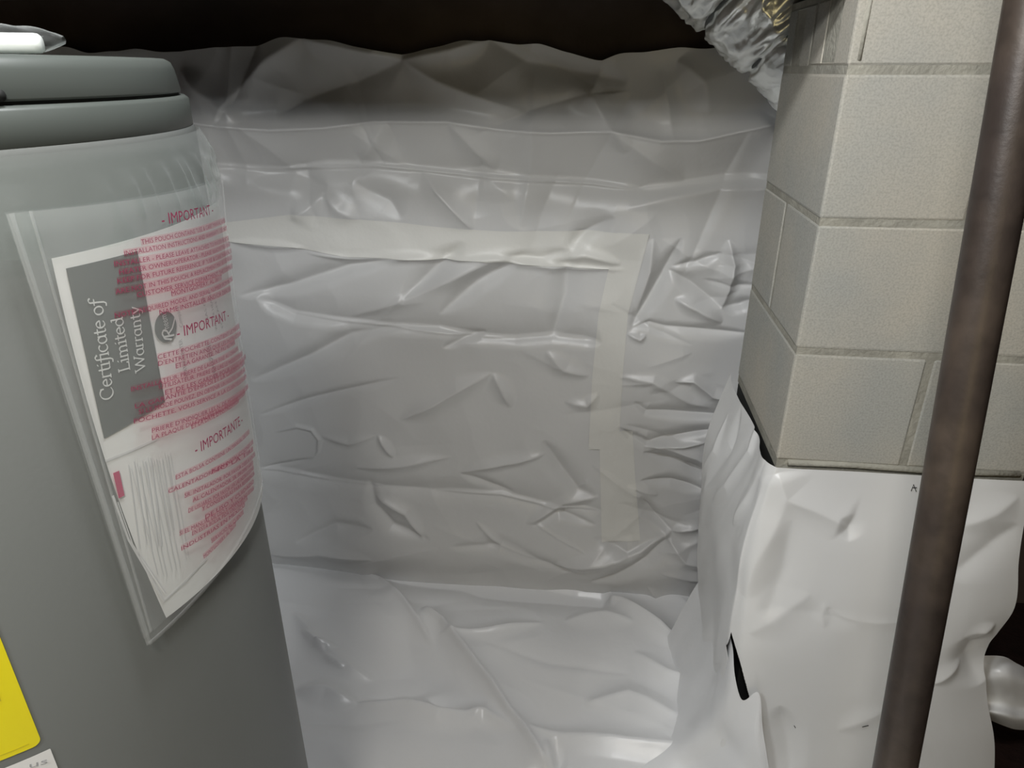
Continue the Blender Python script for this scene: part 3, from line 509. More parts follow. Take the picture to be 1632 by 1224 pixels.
TONG = [[(0.3263, 1.46, 0.3231), (0.3023, 1.48, 0.2333), (0.2753, 1.5, 0.1167), (0.2342, 1.5, 0.0109), (0.1435, 1.4034, 0.03)],
 [(0.3256, 1.3, 0.3624), (0.3152, 1.34, 0.2391), (0.293, 1.36, 0.1146), (0.241, 1.36, -0.0006), (0.1473, 1.2825, 0.03)],
 [(0.3123, 1.15, 0.4351), (0.3119, 1.19, 0.2722), (0.2935, 1.21, 0.1521), (0.2398, 1.22, 0.0514), (0.1513, 1.1924, 0.03)],
 [(0.2982, 1.045, 0.4692), (0.3001, 1.06, 0.3384), (0.2914, 1.09, 0.2133), (0.243, 1.13, 0.0795), (0.1553, 1.1183, 0.03)],
 [(0.3251, 1.02, 0.3643), (0.3234, 1.03, 0.2892), (0.3169, 1.06, 0.1788), (0.2676, 1.09, 0.0662), (0.1591, 1.05, 0.03)],
 [(0.3501, 1.005, 0.3991), (0.3509, 1.0, 0.3117), (0.3436, 1.01, 0.2007), (0.3013, 1.04, 0.0673), (0.1826, 0.9961, 0.03)],
 [(0.3686, 0.995, 0.3118), (0.3672, 0.99, 0.2483), (0.3606, 1.0, 0.1518), (0.3149, 1.02, 0.0379), (0.2058, 0.9587, 0.03)],
 [(0.3921, 0.985, 0.2176), (0.3914, 0.98, 0.1658), (0.3834, 0.985, 0.1006), (0.3435, 1.0, -0.0087), (0.239, 0.9121, 0.03)]]
P = loft(TONG, 150, 170); N = normals(P)
if N[40, 40, 0] > 0: N = -N
Hh = 0.008 * (vnoise(P[..., 1] + P[..., 0], P[..., 2], 0.07, 51) - 0.5)
gridmesh('side_flap', P + N * Hh[..., None], M['poly_floor_lit'], wrap, True)
RF = [[(0.7928, 1.13, 0.418), (0.8358, 1.13, 0.4215), (0.8678, 1.13, 0.4056), (0.9214, 1.15, 0.3678), (1.0152, 1.2, 0.3035)], [(0.7932, 1.11, 0.3809), (0.8235, 1.095, 0.4041), (0.8567, 1.1, 0.3914), (0.9081, 1.12, 0.3595), (1.0256, 1.2, 0.2688)], [(0.8154, 1.12, 0.313), (0.8525, 1.11, 0.3241), (0.8863, 1.115, 0.3125), (0.932, 1.13, 0.2945), (1.0389, 1.2, 0.2246)], [(0.8082, 1.1, 0.3053), (0.8431, 1.085, 0.3137), (0.8765, 1.09, 0.3021), (0.9243, 1.11, 0.2851), (1.0465, 1.2, 0.1993)], [(0.8339, 1.13, 0.2597), (0.8778, 1.12, 0.2488), (0.9129, 1.125, 0.2351), (0.9657, 1.15, 0.2141), (1.0706, 1.22, 0.1559)]]
P = loft(RF, 60, 60)
gridmesh('tucked_end', P, M['poly_wrap'], wrap, True)
def on_wrap(x, z, d):
    q = PW[PW[..., 1] < 1.10]; k = np.argmin((q[:, 0] - x) ** 2 + (q[:, 2] - z) ** 2); return (x, q[k, 1] - d, z)
for pts in [[(0.5469, 0.8287), (0.548, 0.841), (0.5549, 0.8281)], [(0.5474, 0.8349), (0.5542, 0.8354)], [(0.4363, 0.2976), (0.4395, 0.2928)], [(0.5588, 0.3163), (0.5696, 0.3212)]]:
    tube('pen_mark', [on_wrap(x, z, 0.0008) for x, z in pts], 0.0007, M['dark'], wrap, 6)

# ------------------------------------------------------------------ foil duct
da = np.array((-0.1591, 1.55, 1.9613)); db = np.array((0.6168, 1.55, 1.3305)); rad = 0.108
ax = (db - da) / np.linalg.norm(db - da); Ld = np.linalg.norm(db - da)
e1 = np.cross(ax, [0, 1, 0]); e1 /= np.linalg.norm(e1); e2 = np.cross(ax, e1)
duct = thing('foil_duct', 'silver foil flexible duct slanting down behind the top of the pier', 'duct', tuple(da))
ns, na = 300, 200
S, A = np.meshgrid(np.linspace(0, Ld, ns), np.linspace(0, 2 * math.pi, na, endpoint=False), indexing='ij')
rings = [0.0477, 0.1704, 0.2931, 0.4158, 0.5385, 0.6612, 0.7839, 0.9066]
a_ = vnoise(S * 1.5 + A * 0.05, A * rad - S * 0.3, 0.045, 61); b_ = vnoise(S * 2.0, A * rad * 0.7 + S * 0.8, 0.03, 62)
rr = np.full_like(S, rad) + 0.006 * (1 - np.abs(2 * a_ - 1)) + 0.005 * np.abs(2 * b_ - 1) + 0.0015 * (vnoise(S, A * rad, 0.008, 63) - 0.5)
rr[:, -1] = rr[:, 0]
for s0 in rings: rr -= 0.014 * np.exp(-((S - s0 - 0.01 * np.sin(A * 2)) / 0.007) ** 2)
wn = (A > 2 * math.pi - 0.5) * (A - (2 * math.pi - 0.5)) / 0.5
rr = rr * (1 - wn) + rr[:, :1] * wn
P = da[None, None] + S[..., None] * ax + rr[..., None] * (np.cos(A)[..., None] * e1 + np.sin(A)[..., None] * e2)
gridmesh('foil_jacket', P, M['foil'], duct, True, closed=True)
for s0 in rings:
    Ar = np.linspace(0, 2 * math.pi, 96, endpoint=False)
    pts = [da + (s0 + 0.01 * math.sin(a * 2)) * ax + (rad - 0.010) * (math.cos(a) * e1 + math.sin(a) * e2) for a in list(Ar) + [0.0]]
    tube('seam_band', pts, 0.004, M['strap'], duct, 8, False)

# ------------------------------------------------------------------ pipe
p0 = np.array((0.3785, 0.8335, 1.95)); p1 = np.array((0.4122, 0.5322, -0.01))
pp = [p0 + (p1 - p0) * t for t in np.linspace(0, 1, 40)]
pipe = tube('steel_pipe', pp, 0.0238, M['steel'], None, 40)
tag(pipe, 'rusty brown steel pipe leaning upright in front of the block pier', 'pipe')

# ------------------------------------------------------------------ water heater
TC = (-0.5522, 0.4902); TR = 0.235
heater = thing('water_heater', 'tall grey cylindrical water heater with a document pouch on its side', 'water heater', (TC[0], TC[1], 0))
lathe('jacket', [(0.0, 0.02), (TR - 0.004, 0.02), (TR, 0.026), (TR, 1.424), (TR - 0.0015, 1.4275)], TC, M['jacket'], heater)
lathe('top_band', [(TR - 0.004, 1.424), (TR - 0.0012, 1.4285), (TR - 0.001, 1.448), (TR - 0.004, 1.4505), (TR - 0.011, 1.4510)], TC, M['lid'], heater)
lathe('lid_gap', [(TR - 0.010, 1.447), (TR - 0.0085, 1.450), (TR - 0.0085, 1.4545), (TR - 0.012, 1.456)], TC, M['dark'], heater)
lid = lathe('lid', [(TR - 0.010, 1.4528), (TR - 0.0068, 1.4530), (TR - 0.0062, 1.4545), (TR - 0.0085, 1.470), (TR - 0.0105, 1.4755), (TR - 0.015, 1.478), (TR - 0.03, 1.4785), (0.0, 1.4785)], TC, M['lid'], heater)
for k in range(3): lathe('foot', [(0.0, -0.011), (0.02, -0.011), (0.02, 0.022), (0.0, 0.022)], (TC[0] + 0.16 * math.cos(k * 2.094), TC[1] + 0.16 * math.sin(k * 2.094)), M['dark'], heater, 20, False)
def cylp(th, z, off):
    return (TC[0] + (TR + off) * math.cos(th), TC[1] + (TR + off) * math.sin(th), z)
# lid screw
th = R_(-24.66); sp = cylp(th, 1.4565, -0.008)
tube('lid_screw', [sp, cylp(th, 1.4565, -0.002)], 0.0035, M['dark'], lid, 12)
def patch(name, th0, th1, z0, z1, off, m, parent, n=24, rad_c=0.0, tilt=0.0):
    """label wrapped on the jacket, rounded corners"""
    w_ = (th1 - th0) * TR; h_ = z1 - z0; pts = []
    def corner(cx, cy, a0):
        for i in range(7):
            a = a0 + i * math.pi / 12; pts.append((cx + rad_c * math.cos(a), cy + rad_c * math.sin(a)))
    r = max(rad_c, 1e-5); rad_c = r
    bm = bmesh.new(); nx, nz = n, 6
    # rows between z0..z1, clipped at corners
    zs = sorted(set([z0 + r * (1 - math.cos(i * math.pi / 12)) for i in range(7)] + [z1 - r * (1 - math.cos(i * math.pi / 12)) for i in range(7)]))
    rows = []
    for z in zs:
        dz = max(0.0, r - (z - z0), r - (z1 - z)); ins = r - math.sqrt(max(0, r * r - dz * dz))
        a0 = th0 + ins / TR; a1 = th1 - ins / TR
        rows.append([cylp(a0 + (a1 - a0) * i / nx, z, off) for i in range(nx + 1)])
    bm.free()
    return gridmesh(name, np.array(rows), m, parent, True)
YT, YZ = (-46.46, 1.0125)
ylab = patch('energy_label', R_(YT) - 0.62, R_(YT), YZ, YZ + 0.19, 0.0006, M['yellow'], heater, 32, 0.006)
lab = heater
patch('label_line', R_(YT) - 0.5, R_(YT) - 0.03, YZ + 0.0045, YZ + 0.0052, 0.0009, M['yellow_ink'], ylab, 12)
patch('label_line', R_(YT) - 0.055, R_(YT) - 0.052, YZ + 0.052, YZ + 0.075, 0.0009, M['yellow_ink'], ylab, 2)
patch('label_line', R_(YT) - 0.2, R_(YT) - 0.052, YZ + 0.052, YZ + 0.0526, 0.0009, M['yellow_ink'], ylab, 6)
patch('label_line', R_(YT) - 0.2, R_(YT) - 0.052, YZ + 0.0745, YZ + 0.0751, 0.0009, M['yellow_ink'], ylab, 6)
WT, WZ = (-45.66, 1.0045)
rlab = patch('rating_label', R_(WT) - 0.60, R_(WT), WZ - 0.12, WZ, 0.0006, M['paper'], heater, 32, 0.0008)

# ---- lettering
_tc = {}
def text_mesh(body):
    """triangulated lettering: vertices scaled so that the baseline runs 0..1 and capitals stand 1 high"""
    if body in _tc: return _tc[body]
    cu = bpy.data.curves.new('lettering', 'FONT'); cu.body = body; cu.resolution_u = 2; cu.size = 1; cu.offset = 0.0 if 'IMPORTANT' in body else -0.006
    o = bpy.data.objects.new('lettering', cu); C.objects.link(o)
    dg = bpy.context.evaluated_depsgraph_get(); dg.update()
    me = o.evaluated_get(dg).to_mesh()
    v = np.array([p.co[:] for p in me.vertices])[:, :2]; f = [tuple(p.vertices) for p in me.polygons]
    o.evaluated_get(dg).to_mesh_clear()
    bpy.data.objects.remove(o); bpy.data.curves.remove(cu)
    v[:, 0] -= v[:, 0].min(); v[:, 0] /= v[:, 0].max(); v[:, 1] /= 0.73
    _tc[body] = (v, f); return v, f
class Ink:
    def __init__(self): self.v = []; self.f = []
    def add(self, v, f):
        b = len(self.v); self.v += [tuple(map(float, p)) for p in v]; self.f += [tuple(i + b for i in q) for q in f]
    def build(self, name, m, parent): return pyobj(name, self.v, self.f, m, parent)

# ---- document pouch: lies on the jacket, its far edge stands free of it
TH0 = R_(-27.5)
def pouch_pt(s, z, off):
    r = TR + 0.006 + off; k = min(max((z - 1.05) / 0.34, 0), 1); t0 = R_(30 - 19 * k)
    th = TH0 + s / r
    if th <= t0: return (TC[0] + r * math.cos(th), TC[1] + r * math.sin(th), z)
    d = (th - t0) * r
    return (TC[0] + r * math.cos(t0) - d * math.sin(t0), TC[1] + r * math.sin(t0) + d * math.cos(t0), z)
def line_text(ink, body, a, b, cap, off, fn=pouch_pt):
    """lettering from (s, z) a to b along the baseline"""
    v, f = text_mesh(body); a = np.array(a); b = np.array(b); d = b - a; n = np.array([-d[1], d[0]]); n /= np.linalg.norm(n)
    q = a + v[:, :1] * d + v[:, 1:] * n * cap
    ink.add([fn(s, z, off) for s, z in q], f)
pouch = thing('document_pouch', 'clear plastic document pouch with red lettering hung on the water heater', 'pouch', pouch_pt(0.1, 1.05, 0.0))
PQ = [(-0.0053, 1.3938), (0.2174, 1.3827), (0.1896, 1.0939), (0.0036, 1.0571)]   # corners in (s, z): top-left, top-right, bottom-right, bottom-left
def pouch_sheet(name, off, m, bulge, ns=70, nz=90, seed=0):
    P = np.zeros((nz, ns, 3))
    for i in range(nz):
        v = i / (nz - 1)
        for j in range(ns):
            u = j / (ns - 1)
            s = (PQ[0][0] * (1 - u) + PQ[1][0] * u) * (1 - v) + (PQ[3][0] * (1 - u) + PQ[2][0] * u) * v
            z = (PQ[0][1] * (1 - u) + PQ[1][1] * u) * (1 - v) + (PQ[3][1] * (1 - u) + PQ[2][1] * u) * v
            b = bulge * math.sin(math.pi * u) * math.sin(math.pi * min(1, v + 0.05))
            wv = 0.0016 * math.sin(7 * v + 3 * u + seed) * (1 - u) * (1 - v)
            P[i, j] = pouch_pt(s, z, off + b + wv)
    return gridmesh(name, P, m, pouch, True)
pouch_sheet('back_film', -0.004, M['film_back'], 0.0, seed=1)
ff = pouch_sheet('front_film', 0.003, M['film_pouch'], 0.001)
def seam_strip(a, b, wdt, off):
    a = np.array(a); b = np.array(b); d = b - a; n = np.array([-d[1], d[0]]); n = n / np.linalg.norm(n) * wdt; rows = []
    for i in range(40):
        p = a + d * i / 39; rows.append([pouch_pt(*(p - n / 2), off), pouch_pt(*p, off + 0.0008), pouch_pt(*(p + n / 2), off)])
    gridmesh('pouch_seam', np.array(rows), M['film_pouch'], pouch, True)
seam_strip(PQ[0], PQ[3], 0.004, 0.0045); seam_strip((PQ[0][0] + 0.011, PQ[0][1]), (PQ[3][0] + 0.004, PQ[3][1] + 0.01), 0.002, 0.0045)
seam_strip(PQ[3], PQ[2], 0.004, 0.0045); seam_strip(PQ[1], PQ[2], 0.004, 0.0045)
red = Ink(); pink = Ink()
LINES = [('- IMPORTANT -', (0.0966, 1.3686), (0.1796, 1.3612), 0.00819, 0), ('THIS POUCH CONTAINS "USE & CARE" MANUAL AND', (0.0732, 1.3597), (0.2094, 1.3481), 0.00358, 1), ('INSTALLATION INSTRUCTIONS AND WARRANTY - DO NOT', (0.0574, 1.3555), (0.2122, 1.341), 0.00349, 1), ('INSTALLER - PLEASE LEAVE ATTACHED TO WATER HEATER', (0.0481, 1.3504), (0.214, 1.3317), 0.00345, 1), ('HEATER OWNER/OPERATOR - PLEASE READ/RETAIN AND', (0.0503, 1.3443), (0.2157, 1.3262), 0.00348, 1), ('KEEP FOR FUTURE REFERENCE. IF "USE & CARE" MANUAL IS', (0.0474, 1.3389), (0.217, 1.3196), 0.00348, 1), ('ARE NOT IN THIS POUCH, A REPLACEMENT MAY BE OBTAINED', (0.0442, 1.3324), (0.2162, 1.3141), 0.00348, 1), ('CUSTOMER SERVICE DEPARTMENT, THE COMPANY', (0.0597, 1.3257), (0.2142, 1.3065), 0.0036, 1), ('MONTGOMERY, AL 36117', (0.0911, 1.3174), (0.1725, 1.3076), 0.00383, 1), ('NOTE: REQUIRED MODEL AND SERIAL NUMBER FROM RATING', (0.0396, 1.3169), (0.2074, 1.2967), 0.0035, 1), ('NAME INSTALLER AND/OR DEALERS', (0.0756, 1.3078), (0.1944, 1.2912), 0.00376, 1), ('- IMPORTANT -', (0.0878, 1.2855), (0.1722, 1.2722), 0.00863, 0), ('CETTE POCHETTE CONTIENT LE MANUEL', (0.0651, 1.277), (0.2058, 1.2523), 0.00357, 1), ("D'ENTRETIEN AINSI QUE LES INSTRUCTIONS", (0.0644, 1.2722), (0.2064, 1.2453), 0.00358, 1), ('ET LA GARANTIE. NE PAS RETIRER', (0.08, 1.2639), (0.1775, 1.2468), 0.0037, 1), ('INSTALLATEUR: PRIERE DE LAISSER FIXE AU CHAUFFE', (0.0382, 1.2627), (0.1842, 1.2382), 0.00345, 1), ("UTILISATEUR: PRIERE DE LIRE LE MODE D'EMPLOI", (0.0604, 1.2552), (0.1984, 1.2277), 0.00361, 1), ('ET DE LES GARDER POUR VOUS Y REFERER', (0.0647, 1.2487), (0.2126, 1.2189), 0.00365, 1), ("LA GARANTIE D'EMPLOI ET LA GARANTIE NE SE", (0.0379, 1.2495), (0.2007, 1.2185), 0.00349, 1), ('SI LE MODE POUVEZ, EN OBTENIR UN NOUVEL EXEMPLAIRE', (0.0397, 1.2441), (0.1974, 1.2121), 0.00352, 1), ('POCHETTE, VOUS SERVICE A LA CLIENTELE RHEEM', (0.0343, 1.239), (0.1977, 1.2049), 0.0035, 1), ("PRIERE D'INDIQUER LES N. DE MODELE ET DE SERIE", (0.0462, 1.2256), (0.1985, 1.1941), 0.00361, 1), ('LA PLAQUE DU CHAUFFE-EAU, AINSI QUE LA NOM', (0.0449, 1.2204), (0.1814, 1.1954), 0.00362, 1), ("ET LA DATE D'INSTALLATION", (0.0828, 1.2109), (0.1599, 1.1973), 0.00387, 1), ('- IMPORTANTE -', (0.0809, 1.1885), (0.1599, 1.1763), 0.00918, 0), ('ESTA BOLSA CONTIENE UN MANUAL DE USO', (0.0569, 1.1792), (0.1736, 1.1585), 0.00358, 1), ('CALENTADOR CON INSTRUCCIONES DE', (0.0477, 1.1721), (0.1801, 1.1442), 0.00355, 1), ('NO LA TIRE', (0.0945, 1.1622), (0.1757, 1.1384), 0.00384, 1), ('SR. INSTALADOR: POR FAVOR DEJELA JUNTO', (0.061, 1.1599), (0.179, 1.131), 0.00366, 1), ('AL CALENTADOR. SR. PROPIETARIO', (0.0678, 1.1514), (0.1687, 1.128), 0.00372, 1), ('DE USUARIO: POR FAVOR LEA LAS INSTRUCCIONES', (0.0613, 1.1453), (0.168, 1.1229), 0.0037, 1), ('Y CONSERVELAS PARA REFERENCIA', (0.0753, 1.138), (0.1669, 1.1172), 0.0038, 1), ('DE USO Y CUIDADO', (0.0767, 1.1289), (0.1613, 1.1116), 0.00383, 1), ('SI EL MANUAL DE USO Y GARANTIA NO ESTAN', (0.0487, 1.1319), (0.1582, 1.1058), 0.00366, 1), ('EN ESTA BOLSA, PIDA UNO NUEVO A', (0.06, 1.1242), (0.1405, 1.1063), 0.00375, 1), ('INDUSTRIAS EN MEXICO', (0.0472, 1.1182), (0.1335, 1.1041), 0.00369, 1), ('SERVICIO AL CLIENTE', (0.0779, 1.1038), (0.1288, 1.0991), 0.00391, 1), ('MONTGOMERY, AL 36117', (0.0664, 1.096), (0.1131, 1.0971), 0.00386, 1)]
for body, a, b, cap, hz in LINES:
    line_text(red, body, a, b, cap, 0.0050)
    if hz:  # added pink bands that imitate blur between the text lines
        a_ = np.array(a); b_ = np.array(b); d = b_ - a_; n = np.array([-d[1], d[0]]); n /= np.linalg.norm(n)
        q = []; m_ = 14
        for i in range(m_ + 1):
            p = a_ + d * i / m_; q += [p - n * cap * 0.22, p + n * cap * 1.2]
        pink.add([pouch_pt(s, z, 0.0046) for s, z in q], [(2 * i, 2 * i + 2, 2 * i + 3, 2 * i + 1) for i in range(m_)])
red.build('red_lettering', M['ink_red'], ff); pink.build('pink_blur_bands', M['pink'], ff)

# ---- booklet inside the pouch
BQ = [(0.0121, 1.363), (0.215, 1.365), (0.218, 1.0686), (0.0238, 1.0646)]
book = thing('warranty_booklet', 'white warranty booklet with a dark grey title panel inside the clear pouch', 'booklet', pouch_pt(0.1, 1.06, -0.002))
def book_sheet(name, Q, off, m, parent, ns=40, nz=40, bow=0.0):
    P = np.zeros((nz, ns, 3))
    for i in range(nz):
        v = i / (nz - 1)
        for j in range(ns):
            u = j / (ns - 1)
            s = (Q[0][0] * (1 - u) + Q[1][0] * u) * (1 - v) + (Q[3][0] * (1 - u) + Q[2][0] * u) * v
            z = (Q[0][1] * (1 - u) + Q[1][1] * u) * (1 - v) + (Q[3][1] * (1 - u) + Q[2][1] * u) * v
            P[i, j] = pouch_pt(s - bow * 4 * v * (1 - v) * (1 - u) ** 2, z, off)
    return gridmesh(name, P, m, parent, True)
book_sheet('inner_pages', [(s + 0.001, z - 0.0005) for s, z in BQ], -0.0024, M['paper'], book, bow=0.0069)
book_sheet('cover', BQ, -0.0010, M['paper'], book, bow=0.0069)
panel = book_sheet('title_panel', [(0.0186, 1.3552), (0.0721, 1.3547), (0.0665, 1.2407), (0.0137, 1.2351)], -0.0004, M['panel'], book)
# broad-nib lettering of the title
def arc(cx, cy, rx, ry, a0, a1, n=14):
    return [(cx + rx * math.cos(R_(a0 + (a1 - a0) * i / n)), cy + ry * math.sin(R_(a0 + (a1 - a0) * i / n))) for i in range(n + 1)]
def ser(x, y, w_=0.075): return [(x - w_, y), (x + w_, y)]
G = {
 'C': (0.64, [arc(0.34, 0.35, 0.31, 0.36, 48, 312, 20), [(0.55, 0.66), (0.56, 0.5)]]),
 'e': (0.42, [[(0.045, 0.27), (0.37, 0.27)] + arc(0.21, 0.24, 0.17, 0.235, 10, 318, 18)]),
 'r': (0.33, [[(0.10, 0.47), (0.10, 0.0)], ser(0.10, 0.005), arc(0.24, 0.32, 0.14, 0.14, 165, 62, 8)]),
 't': (0.29, [[(0.13, 0.62), (0.13, 0.1)] + arc(0.22, 0.1, 0.09, 0.1, 180, 300, 7), [(0.02, 0.45), (0.27, 0.45)]]),
 'i': (0.20, [[(0.10, 0.47), (0.10, 0.0)], ser(0.10, 0.005), [(0.02, 0.45), (0.10, 0.47)], [(0.085, 0.64), (0.115, 0.67)]]),
 'f': (0.29, [[(0.36, 0.66)] + arc(0.27, 0.62, 0.11, 0.12, 30, 180, 8) + [(0.15, 0.2), (0.13, -0.08), (0.06, -0.22), (-0.06, -0.2)], [(0.03, 0.45), (0.30, 0.45)]]),
 'c': (0.40, [arc(0.22, 0.24, 0.185, 0.24, 48, 312, 16)]),
 'a': (0.46, [arc(0.21, 0.23, 0.17, 0.235, 35, 330, 18), [(0.37, 0.46), (0.37, 0.06), (0.43, 0.01)]]),
 'o': (0.47, [arc(0.23, 0.24, 0.19, 0.24, 0, 360, 22)]),
 'L': (0.52, [[(0.12, 0.69), (0.12, 0.01)], ser(0.12, 0.69), [(0.05, 0.01), (0.47, 0.01)], [(0.47, 0.13), (0.46, 0.01)]]),
 'm': (0.74, [[(0.10, 0.47), (0.10, 0.0)], ser(0.1, 0.005, .06), arc(0.23, 0.32, 0.13, 0.14, 165, 0, 9) + [(0.36, 0.0)], ser(0.36, 0.005, .06), arc(0.49, 0.32, 0.13, 0.14, 165, 0, 9) + [(0.62, 0.0)], ser(0.62, 0.005, .06)]),
 'n': (0.49, [[(0.10, 0.47), (0.10, 0.0)], ser(0.1, 0.005, .06), arc(0.24, 0.32, 0.14, 0.14, 165, 0, 9) + [(0.38, 0.0)], ser(0.38, 0.005, .06)]),
 'd': (0.48, [arc(0.21, 0.23, 0.17, 0.235, 35, 330, 18), [(0.30, 0.72), (0.38, 0.74), (0.38, 0.06), (0.44, 0.01)]]),
 'W': (0.92, [[(0.05, 0.69), (0.26, 0.02), (0.46, 0.66), (0.66, 0.02), (0.87, 0.69)], ser(0.06, 0.69), ser(0.87, 0.69)]),
 'y': (0.44, [[(0.05, 0.46), (0.22, 0.02)], [(0.40, 0.46), (0.22, 0.02), (0.10, -0.21), (0.0, -0.2)]]),
 ' ': (0.22, [])}
def nib_text(body):
    v = []; f = []; x = 0; nx, ny = 0.036 * math.cos(R_(28)), 0.036 * math.sin(R_(28)); tx, ty = -0.008, 0.016
    for ch in body:
        wd, strokes = G[ch]
        for st in strokes:
            for (x0, y0), (x1, y1) in zip(st[:-1], st[1:]):
                # hexagonal sweep of a slanted nib between two points
                c = [(-nx + tx, -ny + ty), (-nx - tx, -ny - ty), (nx - tx, ny - ty), (nx + tx, ny + ty)]
                pts = [(x + x0 + a, y0 + b) for a, b in c] + [(x + x1 + a, y1 + b) for a, b in c]
                # convex hull
                P_ = sorted(set(pts)); lo_ = []
                def half(seq):
                    h = []
                    for p in seq:
                        while len(h) > 1 and (h[-1][0] - h[-2][0]) * (p[1] - h[-2][1]) - (h[-1][1] - h[-2][1]) * (p[0] - h[-2][0]) <= 0: h.pop()
                        h.append(p)
                    return h[:-1]
                hull = half(P_) + half(P_[::-1]); b0 = len(v); v += hull; f.append(tuple(range(b0, b0 + len(hull))))
        x += wd
    v = np.array(v); v[:, 0] /= x; v[:, 1] /= 0.69
    return v, f
ttl = Ink()
for body, a, b, cap in [('Certificate of', (0.027, 1.2612), (0.0362, 1.3306), 0.0088), ('Limited', (0.0436, 1.2758), (0.0478, 1.3147), 0.0085), ('Warranty', (0.0558, 1.271), (0.0625, 1.318), 0.0085)]:
    v, f = nib_text(body); a = np.array(a); b = np.array(b); d = b - a; n = np.array([-d[1], d[0]]); n /= np.linalg.norm(n)
    q = a + v[:, :1] * d + v[:, 1:] * n * cap
    ttl.add([pouch_pt(s, z, 0.0001) for s, z in q], f)
ttl.build('title_lettering', M['ink_white'], panel)
# round emblem with its script name, reading upward
lc, lr = np.array((0.083, 1.295)), 0.0114
lg = Ink(); n_ = 40
for k in range(3):
    r0, r1 = lr * k / 3, lr * (k + 1) / 3
    ring = [(lc[0] + r * math.cos(2 * math.pi * i / n_), lc[1] + r * math.sin(2 * math.pi * i / n_)) for r in (r0, r1) for i in range(n_)]
    lg.add([pouch_pt(s, z, -0.0003) for s, z in ring], [(i, (i + 1) % n_, n_ + (i + 1) % n_, n_ + i) for i in range(n_)])
emb = lg.build('round_emblem', M['ink_logo'], book)
le = Ink()
def stroke(pts, wdt, off, ink):
    pts = [np.array(p) for p in pts]
    for a, b in zip(pts[:-1], pts[1:]):
        d = (b - a); n = np.array([-d[1], d[0]]); n = n / (np.linalg.norm(n) + 1e-9) * wdt / 2
        ink.add([pouch_pt(*(a - n), off), pouch_pt(*(b - n), off), pouch_pt(*(b + n), off), pouch_pt(*(a + n), off)], [(0, 1, 2, 3)])
def L_(x, y): return (lc[0] - y * lr, lc[1] + x * lr)      # emblem axes turned a quarter
stroke([L_(-0.95, -0.25), L_(-0.7, 0.35), L_(-0.3, 0.5), L_(-0.12, 0.32), L_(-0.25, 0.05), L_(-0.62, -0.1)], lr * 0.12, 0.0002, le)
stroke([L_(-0.55, 0.45), L_(-0.75, -0.55)], lr * 0.13, 0.0002, le)
stroke([L_(-0.5, -0.05), L_(-0.25, -0.5), L_(0.2, -0.85), L_(0.35, -0.95)], lr * 0.12, 0.0002, le)
line_text(le, 'heem', L_(-0.12, -0.22), L_(0.85, -0.22), lr * 0.62, 0.0002)
le.build('emblem_lettering', M['ink_white'], emb)
gr = Ink(); pale = Ink()
for body, a, b, cap in [('GAS OR', (0.1382, 1.2805), (0.1381, 1.3031), 0.0042), ('WATER HEATER', (0.1517, 1.2685), (0.1512, 1.3034), 0.0042), ('FOR AN', (0.1658, 1.2663), (0.1602, 1.2908), 0.0042), ('Company', (0.1011, 1.2892), (0.1008, 1.3055), 0.0042), ('WATER HEATER', (0.095, 1.2495), (0.0967, 1.2805), 0.0042), ('WARRANTY', (0.1299, 1.2486), (0.1306, 1.2679), 0.0042), ('SERVICE', (0.1332, 1.2329), (0.1337, 1.264), 0.0042)]: line_text(gr, body, a, b, cap, -0.0002)
gr.build('grey_lettering', M['ink_grey'], book)['kind'] = 'stuff'
for a, b, wd in [((0.0104, 1.2187), (0.0516, 1.2161), 0.0016), ((0.0091, 1.1907), (0.0114, 1.1507), 0.0016), ((0.0114, 1.1507), (0.0253, 1.0814), 0.0016), ((0.0253, 1.0814), (0.0728, 1.0891), 0.0016), ((0.0112, 1.1841), (0.0134, 1.1448), 0.0008), ((0.0134, 1.1448), (0.028, 1.0877), 0.0008), ((0.0252, 1.2077), (0.0173, 1.1382), 0.0008), ((0.0264, 1.2044), (0.0254, 1.1078), 0.0005), ((0.0299, 1.2086), (0.0231, 1.1383), 0.0008), ((0.0314, 1.2062), (0.0297, 1.1037), 0.0005), ((0.033, 1.2025), (0.026, 1.1333), 0.0008), ((0.036, 1.206), (0.0323, 1.1008), 0.0005), ((0.0381, 1.2038), (0.0315, 1.1314), 0.0012), ((0.0408, 1.2058), (0.0375, 1.1027), 0.0005), ((0.0431, 1.2045), (0.0343, 1.1291), 0.0012), ((0.0448, 1.2023), (0.0414, 1.1), 0.0005), ((0.0473, 1.2008), (0.0434, 1.1322), 0.0008), ((0.0492, 1.1991), (0.0451, 1.0997), 0.0005), ((0.052, 1.1987), (0.0475, 1.1356), 0.0008), ((0.0553, 1.2021), (0.0524, 1.1025), 0.0005), ((0.0576, 1.1994), (0.0526, 1.1291), 0.0008), ((0.0602, 1.1998), (0.0552, 1.102), 0.0005)]: stroke([a, tuple((np.array(a) + np.array(b)) / 2), b], wd, -0.0002, pale)
pale.build('contents_lines', M['ink_line'], book)
mk = Ink(); stroke([(0.0154, 1.2073), (0.0146, 1.1865)], 0.0045, 0.0001, mk); mk.build('red_mark', M['ink_mark'], book)

# lettering on the white rating label
us = Ink(); ua, ub, uc = ((-0.0904, 0.9957), (-0.0797, 0.9931), 0.006)
line_text(us, 'us', ua, ub, uc, -0.0045); us.build('label_lettering', M['ink_grey'], rlab)

